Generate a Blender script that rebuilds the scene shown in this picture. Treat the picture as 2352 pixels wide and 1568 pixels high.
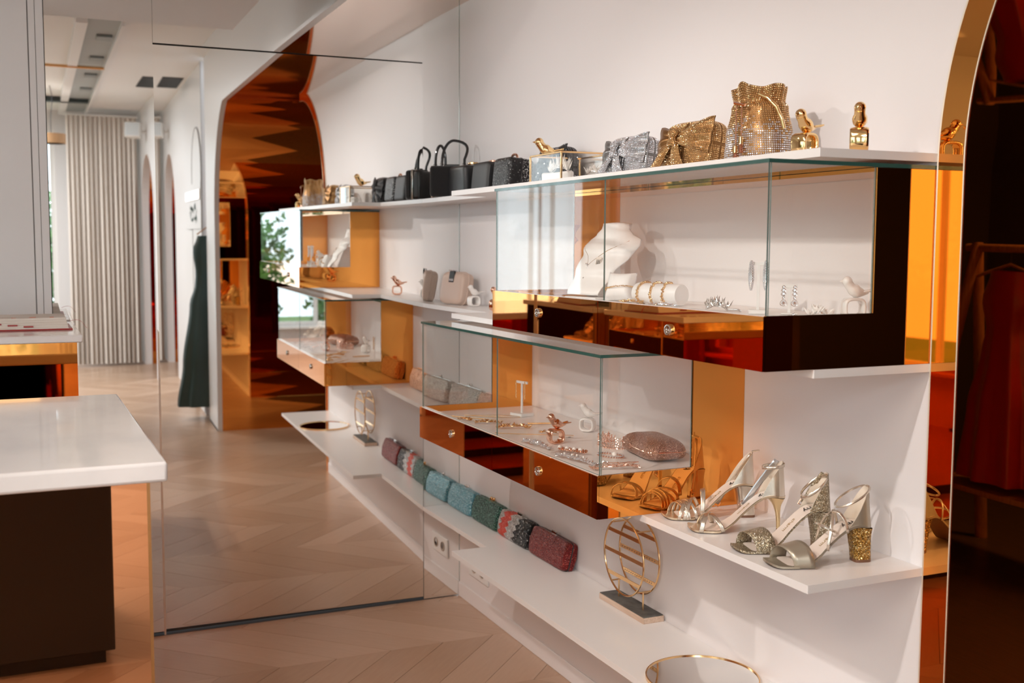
import bpy, bmesh, math, random
from mathutils import Vector, Matrix
random.seed(7)
S = bpy.context.scene
for o in list(bpy.data.objects): bpy.data.objects.remove(o)
COL = S.collection
pi = math.pi
sin, cos, rad = math.sin, math.cos, math.radians

# ------------------------------------------------------------------ camera
cam_d = bpy.data.cameras.new('camera'); cam = bpy.data.objects.new('camera', cam_d); COL.objects.link(cam)
C = Vector((4.1721, -1.6679, 1.45))
YAW = rad(180 - 23.4 - 1.1202); PIT = rad(-4.9671); ROL = rad(0.2301)
F = Vector((cos(YAW)*cos(PIT), sin(YAW)*cos(PIT), sin(PIT)))
R0 = F.cross(Vector((0, 0, 1))).normalized(); U0 = R0.cross(F)
RR = R0*cos(ROL) + U0*sin(ROL); UU = -R0*sin(ROL) + U0*cos(ROL)
cam.matrix_world = Matrix(((RR.x, UU.x, -F.x, C.x), (RR.y, UU.y, -F.y, C.y), (RR.z, UU.z, -F.z, C.z), (0, 0, 0, 1)))
cam_d.sensor_width = 36; cam_d.lens = 2534.5/2352*36
cam_d.clip_start = .02; cam_d.clip_end = 100
cam_d.dof.use_dof = True; cam_d.dof.focus_distance = 2.75; cam_d.dof.aperture_fstop = 4.5
S.camera = cam

# ------------------------------------------------------------------ exposure and sampling
S.view_settings.view_transform = 'Standard'; S.view_settings.look = 'None'
S.view_settings.exposure = -.05; S.view_settings.gamma = 1; S.view_settings.use_curve_mapping = False
cy = S.cycles
cy.use_denoising = True
cy.use_adaptive_sampling = True; cy.adaptive_threshold = .02
cy.max_bounces = 12; cy.diffuse_bounces = 4; cy.glossy_bounces = 8; cy.transmission_bounces = 8; cy.transparent_max_bounces = 24
cy.sample_clamp_indirect = 6; cy.blur_glossy = .05

# ------------------------------------------------------------------ daylight: overcast sky through the shop windows
W = bpy.data.worlds.new('overcast_sky'); S.world = W; W.use_nodes = True
bg = W.node_tree.nodes['Background']; bg.inputs[0].default_value = (.80, .91, 1, 1); bg.inputs[1].default_value = 3.2

# ------------------------------------------------------------------ spot lamps of the shop and added fill panels
def aim(o, target):
    d = (Vector(target) - o.location).normalized()
    o.rotation_euler = d.to_track_quat('-Z', 'Y').to_euler()
def spot(loc, target, watts, angle=60, blend=.6, col=(1, .90, .80), r=.03):
    d = bpy.data.lights.new('spot_lamp', 'SPOT'); d.energy = watts; d.spot_size = rad(angle); d.spot_blend = blend
    d.color = col; d.shadow_soft_size = r
    o = bpy.data.objects.new('spot_lamp', d); COL.objects.link(o); o.location = loc; aim(o, target); return o
def fill_panel(loc, sx, sy, watts, target=None, col=(1, .95, .90)):  # unseen soft ceiling fill, added to brighten the rooms
    d = bpy.data.lights.new('fill_lamp', 'AREA'); d.shape = 'RECTANGLE'; d.size = sx; d.size_y = sy; d.energy = watts; d.color = col
    o = bpy.data.objects.new('fill_lamp', d); COL.objects.link(o); o.location = loc
    if target: aim(o, target)
    return o
spot((3.0, -2.30, 2.70), (2.0, 0, .62), 120, 62, .6, (1, .92, .86))
spot((.35, -2.40, 2.36), (.95, 0, 1.75), 62, 52, 1, (1, .94, .91))
spot((1.60, -2.45, 2.70), (1.2, 0, .75), 70, 70, .8, (1, .90, .83))
fill_panel((4.2, -3.3, 2.80), 1.4, 1.4, 62, col=(1, .86, .74))  # added warm fill for the display wall and main room
fill_panel((7.2, -2.4, 2.80), 1.6, 1.2, 130, col=(.95, .97, 1))  # added fill that brightens the mirrored far end
fill_panel((3.6, 2.9, 2.78), .5, .5, 22, col=(1, .8, .6))  # added dim fill for the fitting room

# ================================================================== helpers
def sm(x): x = max(0, min(1, x)); return x*x*(3-2*x)
def lerp(a, b, t): return a + (b-a)*t
def interp(tab, x):
    if x <= tab[0][0]: return tab[0][1]
    for (x0, y0), (x1, y1) in zip(tab, tab[1:]):
        if x <= x1: return y0 + (y1-y0)*(x-x0)/(x1-x0) if x1 > x0 else y1
    return tab[-1][1]
def smooth_interp(tab, x):
    if x <= tab[0][0]: return tab[0][1]
    for (x0, y0), (x1, y1) in zip(tab, tab[1:]):
        if x <= x1: return y0 + (y1-y0)*sm((x-x0)/(x1-x0))
    return tab[-1][1]

class MB:
    """collects vertices and faces, then links them as one mesh object"""
    def __init__(s): s.v = []; s.f = []; s.m = []
    def add(s, vs, fs, mi=0):
        b = len(s.v); s.v += [tuple(p) for p in vs]
        for f in fs: s.f.append(tuple(b+i for i in f)); s.m.append(mi)
        return s
    def box(s, x0, x1, y0, y1, z0, z1, mi=0, M=None):
        vs = [Vector((x, y, z)) for z in (z0, z1) for y in (y0, y1) for x in (x0, x1)]
        if M: vs = [M @ p for p in vs]
        return s.add(vs, [(0, 2, 3, 1), (4, 5, 7, 6), (0, 1, 5, 4), (2, 6, 7, 3), (0, 4, 6, 2), (1, 3, 7, 5)], mi)
    def prism(s, poly, h0, h1, plane='xz', mi=0, mi_cap=None):
        def P(p, h):
            return {'xz': (p[0], h, p[1]), 'xy': (p[0], p[1], h), 'yz': (h, p[0], p[1])}[plane]
        n = len(poly); vs = [P(p, h0) for p in poly] + [P(p, h1) for p in poly]
        s.add(vs, [(i, (i+1) % n, n+(i+1) % n, n+i) for i in range(n)], mi)
        s.add(vs, [tuple(range(n-1, -1, -1)), tuple(range(n, 2*n))], mi if mi_cap is None else mi_cap); return s
    def grid(s, fn, nu, nv, cu=False, cv=False, mi=0, flip=False):
        U = nu if cu else nu+1; V = nv if cv else nv+1
        vs = [fn(i/nu, j/nv) for j in range(V) for i in range(U)]
        fs = []
        for j in range(nv):
            for i in range(nu):
                a, b = i, (i+1) % U; c, d = j, (j+1) % V
                q = (c*U+a, c*U+b, d*U+b, d*U+a); fs.append(q[::-1] if flip else q)
        return s.add(vs, fs, mi)
    def tube(s, path, r, n=8, closed=False, cap=True, mi=0):
        path = [Vector(p) for p in path]; N = len(path)
        rs = r if isinstance(r, (list, tuple)) else [r]*N
        vs = []; nrm = None
        for i, p in enumerate(path):
            if closed: t = path[(i+1) % N]-path[i-1]
            else: t = path[min(i+1, N-1)]-path[max(i-1, 0)]
            if t.length < 1e-9: t = Vector((0, 0, 1))
            t.normalize()
            if nrm is None: nrm = t.orthogonal().normalized()
            else:
                nrm = nrm - t*nrm.dot(t)
                nrm = nrm.normalized() if nrm.length > 1e-6 else t.orthogonal().normalized()
            b = t.cross(nrm)
            for k in range(n):
                a = 2*pi*k/n; vs.append(p + (nrm*cos(a)+b*sin(a))*rs[i])
        fs = []
        for i in range(N if closed else N-1):
            j = (i+1) % N
            for k in range(n): fs.append((i*n+k, i*n+(k+1) % n, j*n+(k+1) % n, j*n+k))
        if cap and not closed: fs += [tuple(range(n-1, -1, -1)), tuple(range((N-1)*n, N*n))]
        return s.add(vs, fs, mi)
    def lathe(s, prof, n=24, o=(0, 0, 0), M=None, mi=0):
        o = Vector(o); N = len(prof); vs = []
        for r, z in prof:
            for k in range(n):
                a = 2*pi*k/n; p = Vector((r*cos(a), r*sin(a), z)); vs.append((M @ p if M else p)+o)
        fs = [(i*n+k, i*n+(k+1) % n, (i+1)*n+(k+1) % n, (i+1)*n+k) for i in range(N-1) for k in range(n)]
        if prof[0][0] > 1e-6: fs.append(tuple(range(n-1, -1, -1)))
        if prof[-1][0] > 1e-6: fs.append(tuple(range((N-1)*n, N*n)))
        return s.add(vs, fs, mi)
    def ball(s, c, r, nu=10, nv=6, M=None, mi=0):
        rx, ry, rz = r if isinstance(r, (list, tuple)) else (r, r, r)
        c = Vector(c)
        vs = [Vector((0, 0, -rz))]
        for j in range(1, nv):
            b = -pi/2 + pi*j/nv
            for k in range(nu):
                a = 2*pi*k/nu; vs.append(Vector((rx*cos(a)*cos(b), ry*sin(a)*cos(b), rz*sin(b))))
        vs.append(Vector((0, 0, rz)))
        vs = [(M @ p if M else p)+c for p in vs]
        fs = [(0, 1+(k+1) % nu, 1+k) for k in range(nu)]
        for j in range(nv-2):
            for k in range(nu):
                a = 1+j*nu; fs.append((a+k, a+(k+1) % nu, a+nu+(k+1) % nu, a+nu+k))
        a = 1+(nv-2)*nu; T = len(vs)-1
        fs += [(a+k, a+(k+1) % nu, T) for k in range(nu)]
        return s.add(vs, fs, mi)
    def gem(s, p, n, r, h=.6, k=5, mi=0):
        """one faceted stone lying on a surface point p with normal n"""
        p = Vector(p); n = Vector(n)
        t = n.orthogonal().normalized(); b = n.cross(t); a0 = random.random()*6
        vs = [p+(t*cos(a0+2*pi*i/k)+b*sin(a0+2*pi*i/k))*r for i in range(k)]
        vs += [p+n*r*h+(t*cos(a0+2*pi*(i+.5)/k)+b*sin(a0+2*pi*(i+.5)/k))*r*.5 for i in range(k)]
        fs = [tuple(range(k, 2*k))]
        for i in range(k):
            j = (i+1) % k; fs += [(i, j, k+i), (j, k+j, k+i)]
        return s.add(vs, fs, mi)
    def build(s, name, mats, parent=None, smooth=True, bevel=0, seg=2, solid=0, sub=0, ang=40, loc=None, rot=None):
        me = bpy.data.meshes.new(name); me.from_pydata(s.v, [], s.f); me.update()
        mats = mats if isinstance(mats, (list, tuple)) else [mats]
        for m in mats: me.materials.append(m)
        if len(mats) > 1: me.polygons.foreach_set('material_index', s.m)
        if smooth:
            me.polygons.foreach_set('use_smooth', [True]*len(me.polygons)); me.set_sharp_from_angle(angle=rad(ang))
        o = bpy.data.objects.new(name, me); COL.objects.link(o)
        if parent: o.parent = parent
        if loc: o.location = loc
        if rot: o.rotation_euler = rot
        if solid:
            d = o.modifiers.new('s', 'SOLIDIFY'); d.thickness = abs(solid); d.offset = -1 if solid > 0 else 1
        if bevel:
            d = o.modifiers.new('b', 'BEVEL'); d.width = bevel; d.segments = seg; d.limit_method = 'ANGLE'; d.angle_limit = rad(40)
        if sub:
            d = o.modifiers.new('u', 'SUBSURF'); d.levels = sub; d.render_levels = sub
        return o

def superq(w, d, h, e1=.3, e2=.3):
    """rounded-box surface function, standing on z = 0"""
    def sp(c, e): return math.copysign(abs(c)**e, c)
    def f(u, v):
        a = 2*pi*u; b = -pi/2 + pi*v
        cb = sp(cos(b), e1)
        return (w/2*sp(cos(a), e2)*cb, d/2*sp(sin(a), e2)*cb, h/2+h/2*sp(sin(b), e1))
    return f

def tag(o, label=None, cat=None, group=None, kind=None):
    if label: o['label'] = label
    if cat: o['category'] = cat
    if group: o['group'] = group
    if kind: o['kind'] = kind
    return o
def thing(name, label, cat, loc=(0, 0, 0), rz=0, group=None, rx=0, ry=0):
    o = bpy.data.objects.new(name, None); COL.objects.link(o); o.empty_display_size = .05
    o.location = loc; o.rotation_euler = (rx, ry, rz); return tag(o, label, cat, group)
def dup(root, loc, rz=None, label=None, group=None):
    r = root.copy(); COL.objects.link(r); r.location = loc
    if rz is not None: r.rotation_euler[2] = rz
    if label: r['label'] = label
    if group: r['group'] = group
    for ch in list(root.children):
        c = ch.copy(); COL.objects.link(c); c.parent = r
        for g in ch.children:
            d = g.copy(); COL.objects.link(d); d.parent = c
    return r
def text(name, body, size, mat, parent, loc, rot, depth=.0003):
    cu = bpy.data.curves.new(name, 'FONT'); cu.body = body; cu.size = size; cu.extrude = depth; cu.align_x = 'CENTER'; cu.align_y = 'CENTER'
    o = bpy.data.objects.new(name, cu)
    COL.objects.link(o); bpy.context.view_layer.update()
    me = bpy.data.meshes.new_from_object(o.evaluated_get(bpy.context.evaluated_depsgraph_get()))
    bpy.data.objects.remove(o)
    me.materials.clear(); me.materials.append(mat)
    m = bpy.data.objects.new(name, me); COL.objects.link(m); m.parent = parent; m.location = loc; m.rotation_euler = rot
    return m

# ================================================================== materials
def mat(name, col=(.8, .8, .8), rough=.5, metal=0, coat=0, spec=.5, emit=None, es=1, sheen=0):
    m = bpy.data.materials.new(name); m.use_nodes = True
    b = m.node_tree.nodes['Principled BSDF']
    b.inputs['Base Color'].default_value = (*col, 1); b.inputs['Roughness'].default_value = rough; b.inputs['Metallic'].default_value = metal
    b.inputs['Coat Weight'].default_value = coat; b.inputs['Coat Roughness'].default_value = .03
    b.inputs['Specular IOR Level'].default_value = spec
    if sheen: b.inputs['Sheen Weight'].default_value = sheen
    if emit: b.inputs['Emission Color'].default_value = (*emit, 1); b.inputs['Emission Strength'].default_value = es
    return m
def N(m, t, **kw):
    n = m.node_tree.nodes.new(t)
    for k, v in kw.items(): setattr(n, k, v)
    return n
def L(m, a, b): m.node_tree.links.new(a, b)
def bsdf(m): return m.node_tree.nodes['Principled BSDF']
def coords(m, scale=(1, 1, 1)):
    t = N(m, 'ShaderNodeTexCoord'); mp = N(m, 'ShaderNodeMapping'); mp.inputs['Scale'].default_value = scale
    L(m, t.outputs['Object'], mp.inputs['Vector']); return mp.outputs['Vector']
def bump_noise(m, scale, strength, dist=.001, stretch=(1, 1, 1), detail=2):
    n = N(m, 'ShaderNodeTexNoise'); n.inputs['Scale'].default_value = scale; n.inputs['Detail'].default_value = detail
    L(m, coords(m, stretch), n.inputs['Vector'])
    b = N(m, 'ShaderNodeBump'); b.inputs['Strength'].default_value = strength; b.inputs['Distance'].default_value = dist
    L(m, n.outputs['Fac'], b.inputs['Height']); L(m, b.outputs['Normal'], bsdf(m).inputs['Normal']); return n
def vary(m, c0, c1, scale, stretch=(1, 1, 1), detail=4, lo=.3, hi=.7):
    n = N(m, 'ShaderNodeTexNoise'); n.inputs['Scale'].default_value = scale; n.inputs['Detail'].default_value = detail
    L(m, coords(m, stretch), n.inputs['Vector'])
    r = N(m, 'ShaderNodeValToRGB'); r.color_ramp.elements[0].position = lo; r.color_ramp.elements[1].position = hi
    r.color_ramp.elements[0].color = (*c0, 1); r.color_ramp.elements[1].color = (*c1, 1)
    L(m, n.outputs['Fac'], r.inputs['Fac']); L(m, r.outputs['Color'], bsdf(m).inputs['Base Color']); return r
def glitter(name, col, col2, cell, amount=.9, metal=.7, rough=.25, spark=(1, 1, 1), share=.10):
    """every cell of a fine Voronoi pattern is a flake with a tilt and a tone of its own; a few are painted bright as glints"""
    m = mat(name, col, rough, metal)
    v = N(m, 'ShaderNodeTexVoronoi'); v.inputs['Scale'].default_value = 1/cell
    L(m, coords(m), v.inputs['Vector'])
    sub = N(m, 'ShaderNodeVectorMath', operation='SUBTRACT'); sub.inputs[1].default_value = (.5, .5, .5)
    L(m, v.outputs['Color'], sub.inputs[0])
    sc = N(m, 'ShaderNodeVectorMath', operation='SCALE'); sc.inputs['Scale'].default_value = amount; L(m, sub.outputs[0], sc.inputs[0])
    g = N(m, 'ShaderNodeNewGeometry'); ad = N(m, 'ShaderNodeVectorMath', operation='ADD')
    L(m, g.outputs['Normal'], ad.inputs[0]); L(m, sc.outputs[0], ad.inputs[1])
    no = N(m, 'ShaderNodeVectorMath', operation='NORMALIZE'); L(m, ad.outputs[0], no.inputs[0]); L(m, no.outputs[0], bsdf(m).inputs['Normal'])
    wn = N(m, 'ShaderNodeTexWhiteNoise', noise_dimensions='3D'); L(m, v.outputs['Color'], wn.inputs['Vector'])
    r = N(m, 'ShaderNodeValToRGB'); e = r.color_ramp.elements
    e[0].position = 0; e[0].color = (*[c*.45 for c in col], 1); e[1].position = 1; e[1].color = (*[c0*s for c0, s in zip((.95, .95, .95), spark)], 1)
    q = e.new(.45); q.color = (*col, 1); q = e.new(1-share*1.6); q.color = (*col2, 1); q = e.new(1-share); q.color = (*[lerp(a, b*.95, .55) for a, b in zip(col2, spark)], 1)  # sparkle put into the base colour of the palest flakes
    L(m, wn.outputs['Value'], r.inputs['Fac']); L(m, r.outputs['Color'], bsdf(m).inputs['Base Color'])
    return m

WHITE = mat('white_wall_paint', (.80, .77, .77), .5); bump_noise(WHITE, 180, .04)
WHITE2 = mat('white_lacquered_panel', (.78, .76, .76), .32); bump_noise(WHITE2, 60, .02)
CEIL = mat('white_ceiling_paint', (.80, .79, .79), .7); bump_noise(CEIL, 120, .04)
SHELF = mat('white_laminate', (.82, .79, .77), .28); bump_noise(SHELF, 90, .015)
COPPER = mat('copper_mirror', (.90, .52, .31), .015, 1, coat=.15); bump_noise(COPPER, 1.6, .10, .004, (1, 1, 1), 0)
STONE = mat('white_quartz', (.78, .75, .74), .12, coat=.3); vary(STONE, (.80, .77, .76), (.70, .68, .68), 5, (1, 1.6, 1), 6, .45, .8)
MIRROR = mat('silver_mirror', (.90, .91, .90), .004, 1)
MEDGE = mat('mirror_cut_edge', (.35, .40, .38), .2, .6)
BRONZE = mat('bronze_mirror', (.87, .36, .075), .012, 1, coat=.25); bump_noise(BRONZE, 2.2, .16, .004, (1, 1, 1), 1)
BRONZE2 = mat('bronze_mirror_sheet', (.87, .36, .075), .012, 1, coat=.2); bump_noise(BRONZE2, 1.1, .10, .004, (1, 1, 1), 0)
ROSEM = mat('rose_tinted_mirror', (.76, .58, .49), .06, 1)
DARK = mat('black_gap', (.01, .01, .01), .6)
def bronze_edge(): return mat('bronze_edge', (.75, .45, .2), .25, 1)
BEDGE = bronze_edge()
GOLD = mat('polished_gold', (.95, .68, .34), .07, 1); bump_noise(GOLD, 30, .05)
ROSE = mat('rose_gold', (.90, .56, .42), .07, 1); bump_noise(ROSE, 30, .05)
BRASS = mat('brass', (.80, .52, .26), .20, 1); bump_noise(BRASS, 60, .05)
CHROME = mat('chrome', (.8, .8, .78), .1, 1)
SILVER = mat('silver_metal', (.75, .74, .73), .18, 1)
CRYSTAL = mat('crystal', (.85, .86, .9), .04, .75, coat=1)
GOLDCR = mat('champagne_crystal', (.80, .52, .24), .10, .85, coat=1)
PEARL = mat('pearl', (.9, .85, .80), .15, coat=.6)
PORC = mat('white_porcelain', (.86, .83, .80), .12, coat=.6)
LEATH = mat('white_leatherette', (.86, .84, .83), .38); bump_noise(LEATH, 700, .05, .0005)
VELVET = mat('black_velvet', (.006, .006, .007), .9, sheen=.25); bump_noise(VELVET, 500, .2, .0005)
BLEATH = mat('black_leather', (.012, .012, .013), .32, coat=.2); bump_noise(BLEATH, 400, .1, .0005)
BSATIN = mat('black_satin', (.022, .022, .024), .38); bump_noise(BSATIN, 300, .15, .0005)
SUEDE = mat('cream_lining', (.80, .70, .58), .6)
INSOLE = mat('cream_insole', (.80, .70, .62), .34); bump_noise(INSOLE, 200, .05)
SOLEB = mat('brown_sole_edge', (.16, .07, .035), .4)
PAPER = mat('paper', (.84, .76, .70), .7); vary(PAPER, (.86, .80, .74), (.70, .60, .52), 6, (1, 1, 60), 2)
RED = mat('red_cover', (.36, .025, .02), .35)
REDRIB = mat('red_ribbon', (.45, .03, .025), .4)
BLACKP = mat('black_plastic', (.015, .015, .016), .4)
WPLAST = mat('white_plastic', (.80, .79, .77), .35)
INK = mat('black_ink', (.02, .02, .02), .6)
GINK = mat('gold_ink', (.55, .42, .25), .4, .4)
OAKL = mat('pale_ash_wood', (.62, .45, .34), .45); vary(OAKL, (.66, .50, .39), (.52, .36, .26), 14, (1, 12, 12), 4)
SLATE = mat('grey_slate', (.09, .09, .08), .55); vary(SLATE, (.13, .13, .12), (.05, .05, .045), 30, (1, 1, 1), 6); 
WOODD = mat('warm_wood', (.45, .20, .07), .5); vary(WOODD, (.5, .24, .09), (.34, .14, .05), 10, (8, 8, 1), 4)
DRED = mat('red_satin', (.45, .008, .012), .35, sheen=.3); bump_noise(DRED, 40, .2, .003)
DGREEN = mat('dark_green_satin', (.008, .03, .026), .4, sheen=.2)
CURT = mat('beige_curtain_fabric', (.72, .66, .60), .85, sheen=.2); bump_noise(CURT, 600, .2, .0005)
CURTB = mat('taupe_curtain_fabric', (.42, .33, .26), .85, sheen=.2)
TAUPE = mat('dark_brown_plaster', (.075, .05, .035), .6); bump_noise(TAUPE, 40, .1)
DFLOOR = mat('dark_oak_floor', (.10, .06, .04), .35); vary(DFLOOR, (.12, .07, .045), (.07, .045, .03), 8, (1, 14, 1), 4)
PEND = mat('pale_wood_ring', (.55, .33, .17), .5)
LAMP = mat('lamp_diffuser', (1, 1, 1), .5, emit=(1, .95, .88), es=6)
LIGHTPATCH = mat('glowing_light_patch', (1, 1, 1), .5, emit=(1, .90, .86), es=1.6)  # glow imitates a patch of window light
LEAF = mat('green_leaf', (.07, .22, .05), .5); vary(LEAF, (.05, .16, .04), (.13, .34, .08), 3)
GRASS = mat('lawn', (.10, .22, .05), .8)
LEAFD = mat('dark_leaf_print', (.02, .05, .03), .6)
STRIPE = mat('orange_tab', (.75, .16, .06), .5)

# clear panes: a little mirror reflection, the rest passes straight through
def pane_mat(name, tint=(.95, .975, .965), f0=.045):
    m = bpy.data.materials.new(name); m.use_nodes = True; nt = m.node_tree; nt.nodes.clear()
    out = N(m, 'ShaderNodeOutputMaterial'); tr = N(m, 'ShaderNodeBsdfTransparent'); gl = N(m, 'ShaderNodeBsdfGlossy')
    tr.inputs[0].default_value = (*tint, 1); gl.inputs['Roughness'].default_value = .0; gl.inputs[0].default_value = (1, 1, 1, 1)
    lw = N(m, 'ShaderNodeLayerWeight'); lw.inputs['Blend'].default_value = .5
    pw = N(m, 'ShaderNodeMath', operation='POWER'); pw.inputs[1].default_value = 5; L(m, lw.outputs['Facing'], pw.inputs[0])
    ma = N(m, 'ShaderNodeMath', operation='MULTIPLY_ADD'); ma.inputs[1].default_value = 1-f0; ma.inputs[2].default_value = f0; L(m, pw.outputs[0], ma.inputs[0])
    mx = N(m, 'ShaderNodeMixShader'); L(m, ma.outputs[0], mx.inputs[0]); L(m, tr.outputs[0], mx.inputs[1]); L(m, gl.outputs[0], mx.inputs[2])
    L(m, mx.outputs[0], out.inputs[0]); return m
PANE = pane_mat('clear_glass', (.985, .988, .980), .04)
GEDGE = mat('green_glass_edge', (.035, .10, .085), .12, coat=.6)

# oak boards: every board its own tone, grain along the board
OAK = mat('pale_oak_board', (.5, .33, .22), .30)
def oak():
    m = OAK; oi = N(m, 'ShaderNodeObjectInfo')
    n = N(m, 'ShaderNodeTexNoise'); n.inputs['Scale'].default_value = 9; n.inputs['Detail'].default_value = 5; n.noise_dimensions = '4D'
    L(m, coords(m, (1, 9, 1)), n.inputs['Vector'])
    mu = N(m, 'ShaderNodeMath', operation='MULTIPLY'); mu.inputs[1].default_value = 40; L(m, oi.outputs['Random'], mu.inputs[0]); L(m, mu.outputs[0], n.inputs['W'])
    ad = N(m, 'ShaderNodeMath', operation='MULTIPLY_ADD'); ad.inputs[1].default_value = .55; L(m, oi.outputs['Random'], ad.inputs[0]); 
    s = N(m, 'ShaderNodeMath', operation='MULTIPLY'); s.inputs[1].default_value = .5; L(m, n.outputs['Fac'], s.inputs[0]); L(m, s.outputs[0], ad.inputs[2])
    r = N(m, 'ShaderNodeValToRGB'); r.color_ramp.elements[0].position = .1; r.color_ramp.elements[1].position = .95
    r.color_ramp.elements[0].color = (.40, .245, .155, 1); r.color_ramp.elements[1].color = (.56, .385, .275, 1)
    L(m, ad.outputs[0], r.inputs['Fac']); L(m, r.outputs['Color'], bsdf(m).inputs['Base Color'])
    b = N(m, 'ShaderNodeBump'); b.inputs['Strength'].default_value = .08; b.inputs['Distance'].default_value = .0006
    L(m, n.outputs['Fac'], b.inputs['Height']); L(m, b.outputs['Normal'], bsdf(m).inputs['Normal'])
oak()
GROUT = mat('dark_board_joint', (.10, .055, .03), .8)

# ================================================================== dimensions (metres)
Z1, Z2, Z3, Z4 = 1.633, 1.219, .803, .3895        # shelf tops
TH = .0165
DN, DW, XN, XE = .161, .293, .658, 2.528           # narrow and wide shelf depth, step, right end
HC, HM = 2.401, 2.83                               # alcove ceiling, main ceiling
AX, AZ, AR = 3.365, 1.604, .835                    # arch centre and radius
def struct(o, label=None): o['kind'] = 'structure'; return o

# ------------------------------------------------------------------ floor: chevron boards
fl = struct(MB().box(-.1, 9.6, -5.4, .05, -.03, -.0105).build('floor', GROUT, smooth=False))
PITCH, SP = .448, .2
def board(kind, x0, x1, y):
    """board between two spines; kind +1 rises with x, -1 falls; y = its lower edge on the apex side"""
    b = MB(); g = .0011; lo, hi = x0+.0004, x1-.0004
    s = kind; ya = lambda x: (x-x0)*s
    p = [(lo, ya(lo)+g), (hi, ya(hi)+g), (hi, ya(hi)+SP-g), (lo, ya(lo)+SP-g)]
    vs = [(px, py, -.010) for px, py in p]+[(px, py, 0) for px, py in p]
    b.add(vs, [(4, 5, 6, 7), (0, 1, 5, 4), (1, 2, 6, 5), (2, 3, 7, 6), (3, 0, 4, 7)]); return b
meshes = {}
spines = [-.41+.003+PITCH*k for k in range(23)]    # .041, .489, .937 ...
nb = 0
field = MB()
for k in range(22):
    x0, x1 = spines[k], spines[k+1]
    kind = 1 if (k % 2 == 1) else -1               # column .041-.489 rises towards x = .489
    if x1 <= 0: continue
    clip = x0 < 0
    base = -.06 if abs(x1-.489) < .02 or kind == 1 else -.06
    # apex positions: y = -.06 + SP*n on the spines at .489, 1.385 ...; shifted on the others
    ys = (-.06-PITCH) if kind == 1 else -.06
    off = ys % SP
    for n in range(-30, 4):
        y = off+SP*n
        ymid = y+(x1-x0)*kind/2+SP/2
        if ymid > .22 or ymid < -5.3: continue
        if ymid < -2.35 or (clip is False and nb >= 296):
            s = kind; g = .0011
            p = [(x0+.0004, y+g), (x1-.0004, y+(x1-x0)*s+g), (x1-.0004, y+(x1-x0)*s+SP-g), (x0+.0004, y+SP-g)]
            vs = [(px, py, -.010) for px, py in p]+[(px, py, 0) for px, py in p]
            field.add(vs, [(4, 5, 6, 7), (0, 1, 5, 4), (1, 2, 6, 5), (2, 3, 7, 6), (3, 0, 4, 7)]); continue
        key = (kind, clip)
        if key not in meshes:
            xa = 0.0005 if clip else x0
            b = MB(); g = .0011; s = kind; lo, hi = xa+.0004, x1-.0004
            q = [(lo-x0, (lo-x0)*s+g), (hi-x0, (hi-x0)*s+g), (hi-x0, (hi-x0)*s+SP-g), (lo-x0, (lo-x0)*s+SP-g)]
            a = rad(45)*s                           # mesh laid along the board so the grain runs with it
            rot = Matrix.Rotation(-a, 4, 'Z')
            vs = [rot @ Vector((px, py, -.010)) for px, py in q]+[rot @ Vector((px, py, 0)) for px, py in q]
            b.add(vs, [(4, 5, 6, 7), (0, 1, 5, 4), (1, 2, 6, 5), (2, 3, 7, 6), (3, 0, 4, 7)])
            me = bpy.data.meshes.new('board'); me.from_pydata(b.v, [], b.f); me.materials.append(OAK); meshes[key] = me
        o = bpy.data.objects.new('board', meshes[key]); COL.objects.link(o); o.parent = fl
        o.location = (x0, y, 0); o.rotation_euler[2] = rad(45)*kind; nb += 1
f = field.build('board_field', OAK, fl, smooth=False); f['kind'] = 'stuff'

# ------------------------------------------------------------------ display wall with its arch, mirror-gold band
def arc(r, a0, a1, n=40, cx=AX, cz=AZ, ry=None):
    return [(cx+r*cos(a0+(a1-a0)*i/n), cz+(ry or r)*sin(a0+(a1-a0)*i/n)) for i in range(n+1)]
BT = math.asin((HM-AZ)/AR) if HM-AZ < AR else pi/2
poly = [(0, 0), (2.592, 0)]+arc(.773, pi, pi/2)+[(AX, HM), (0, HM)]
struct(MB().prism(poly, 0, .10).build('wall_back', WHITE, smooth=False))
band = MB()
outer = [(2.53, 0)]+arc(AR, pi, pi/2); inner = [(2.595, 0)]+arc(.77, pi, pi/2)
for i in range(len(outer)-1):
    a, b, c, d = outer[i], outer[i+1], inner[i+1], inner[i]
    band.add([(p[0], -.0035, p[1]) for p in (a, b, c, d)]+[(p[0], .0, p[1]) for p in (a, b, c, d)],
             [(0, 1, 2, 3), (4, 7, 6, 5), (0, 4, 5, 1), (3, 2, 6, 7)])
ab = struct(band.build('trim_1', BRONZE2)); ab['label'] = 'bronze mirror band around the arch beside the display wall'
e = MB()                                            # pale cut edges of the band
for pts, r in ((outer, .0022), (inner, .0018)):
    e.tube([(p[0], -.0025, p[1]) for p in pts], r, 5)
e.build('cut_edge', mat('pale_cut_edge', (.75, .62, .48), .3, .6), ab)

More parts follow.
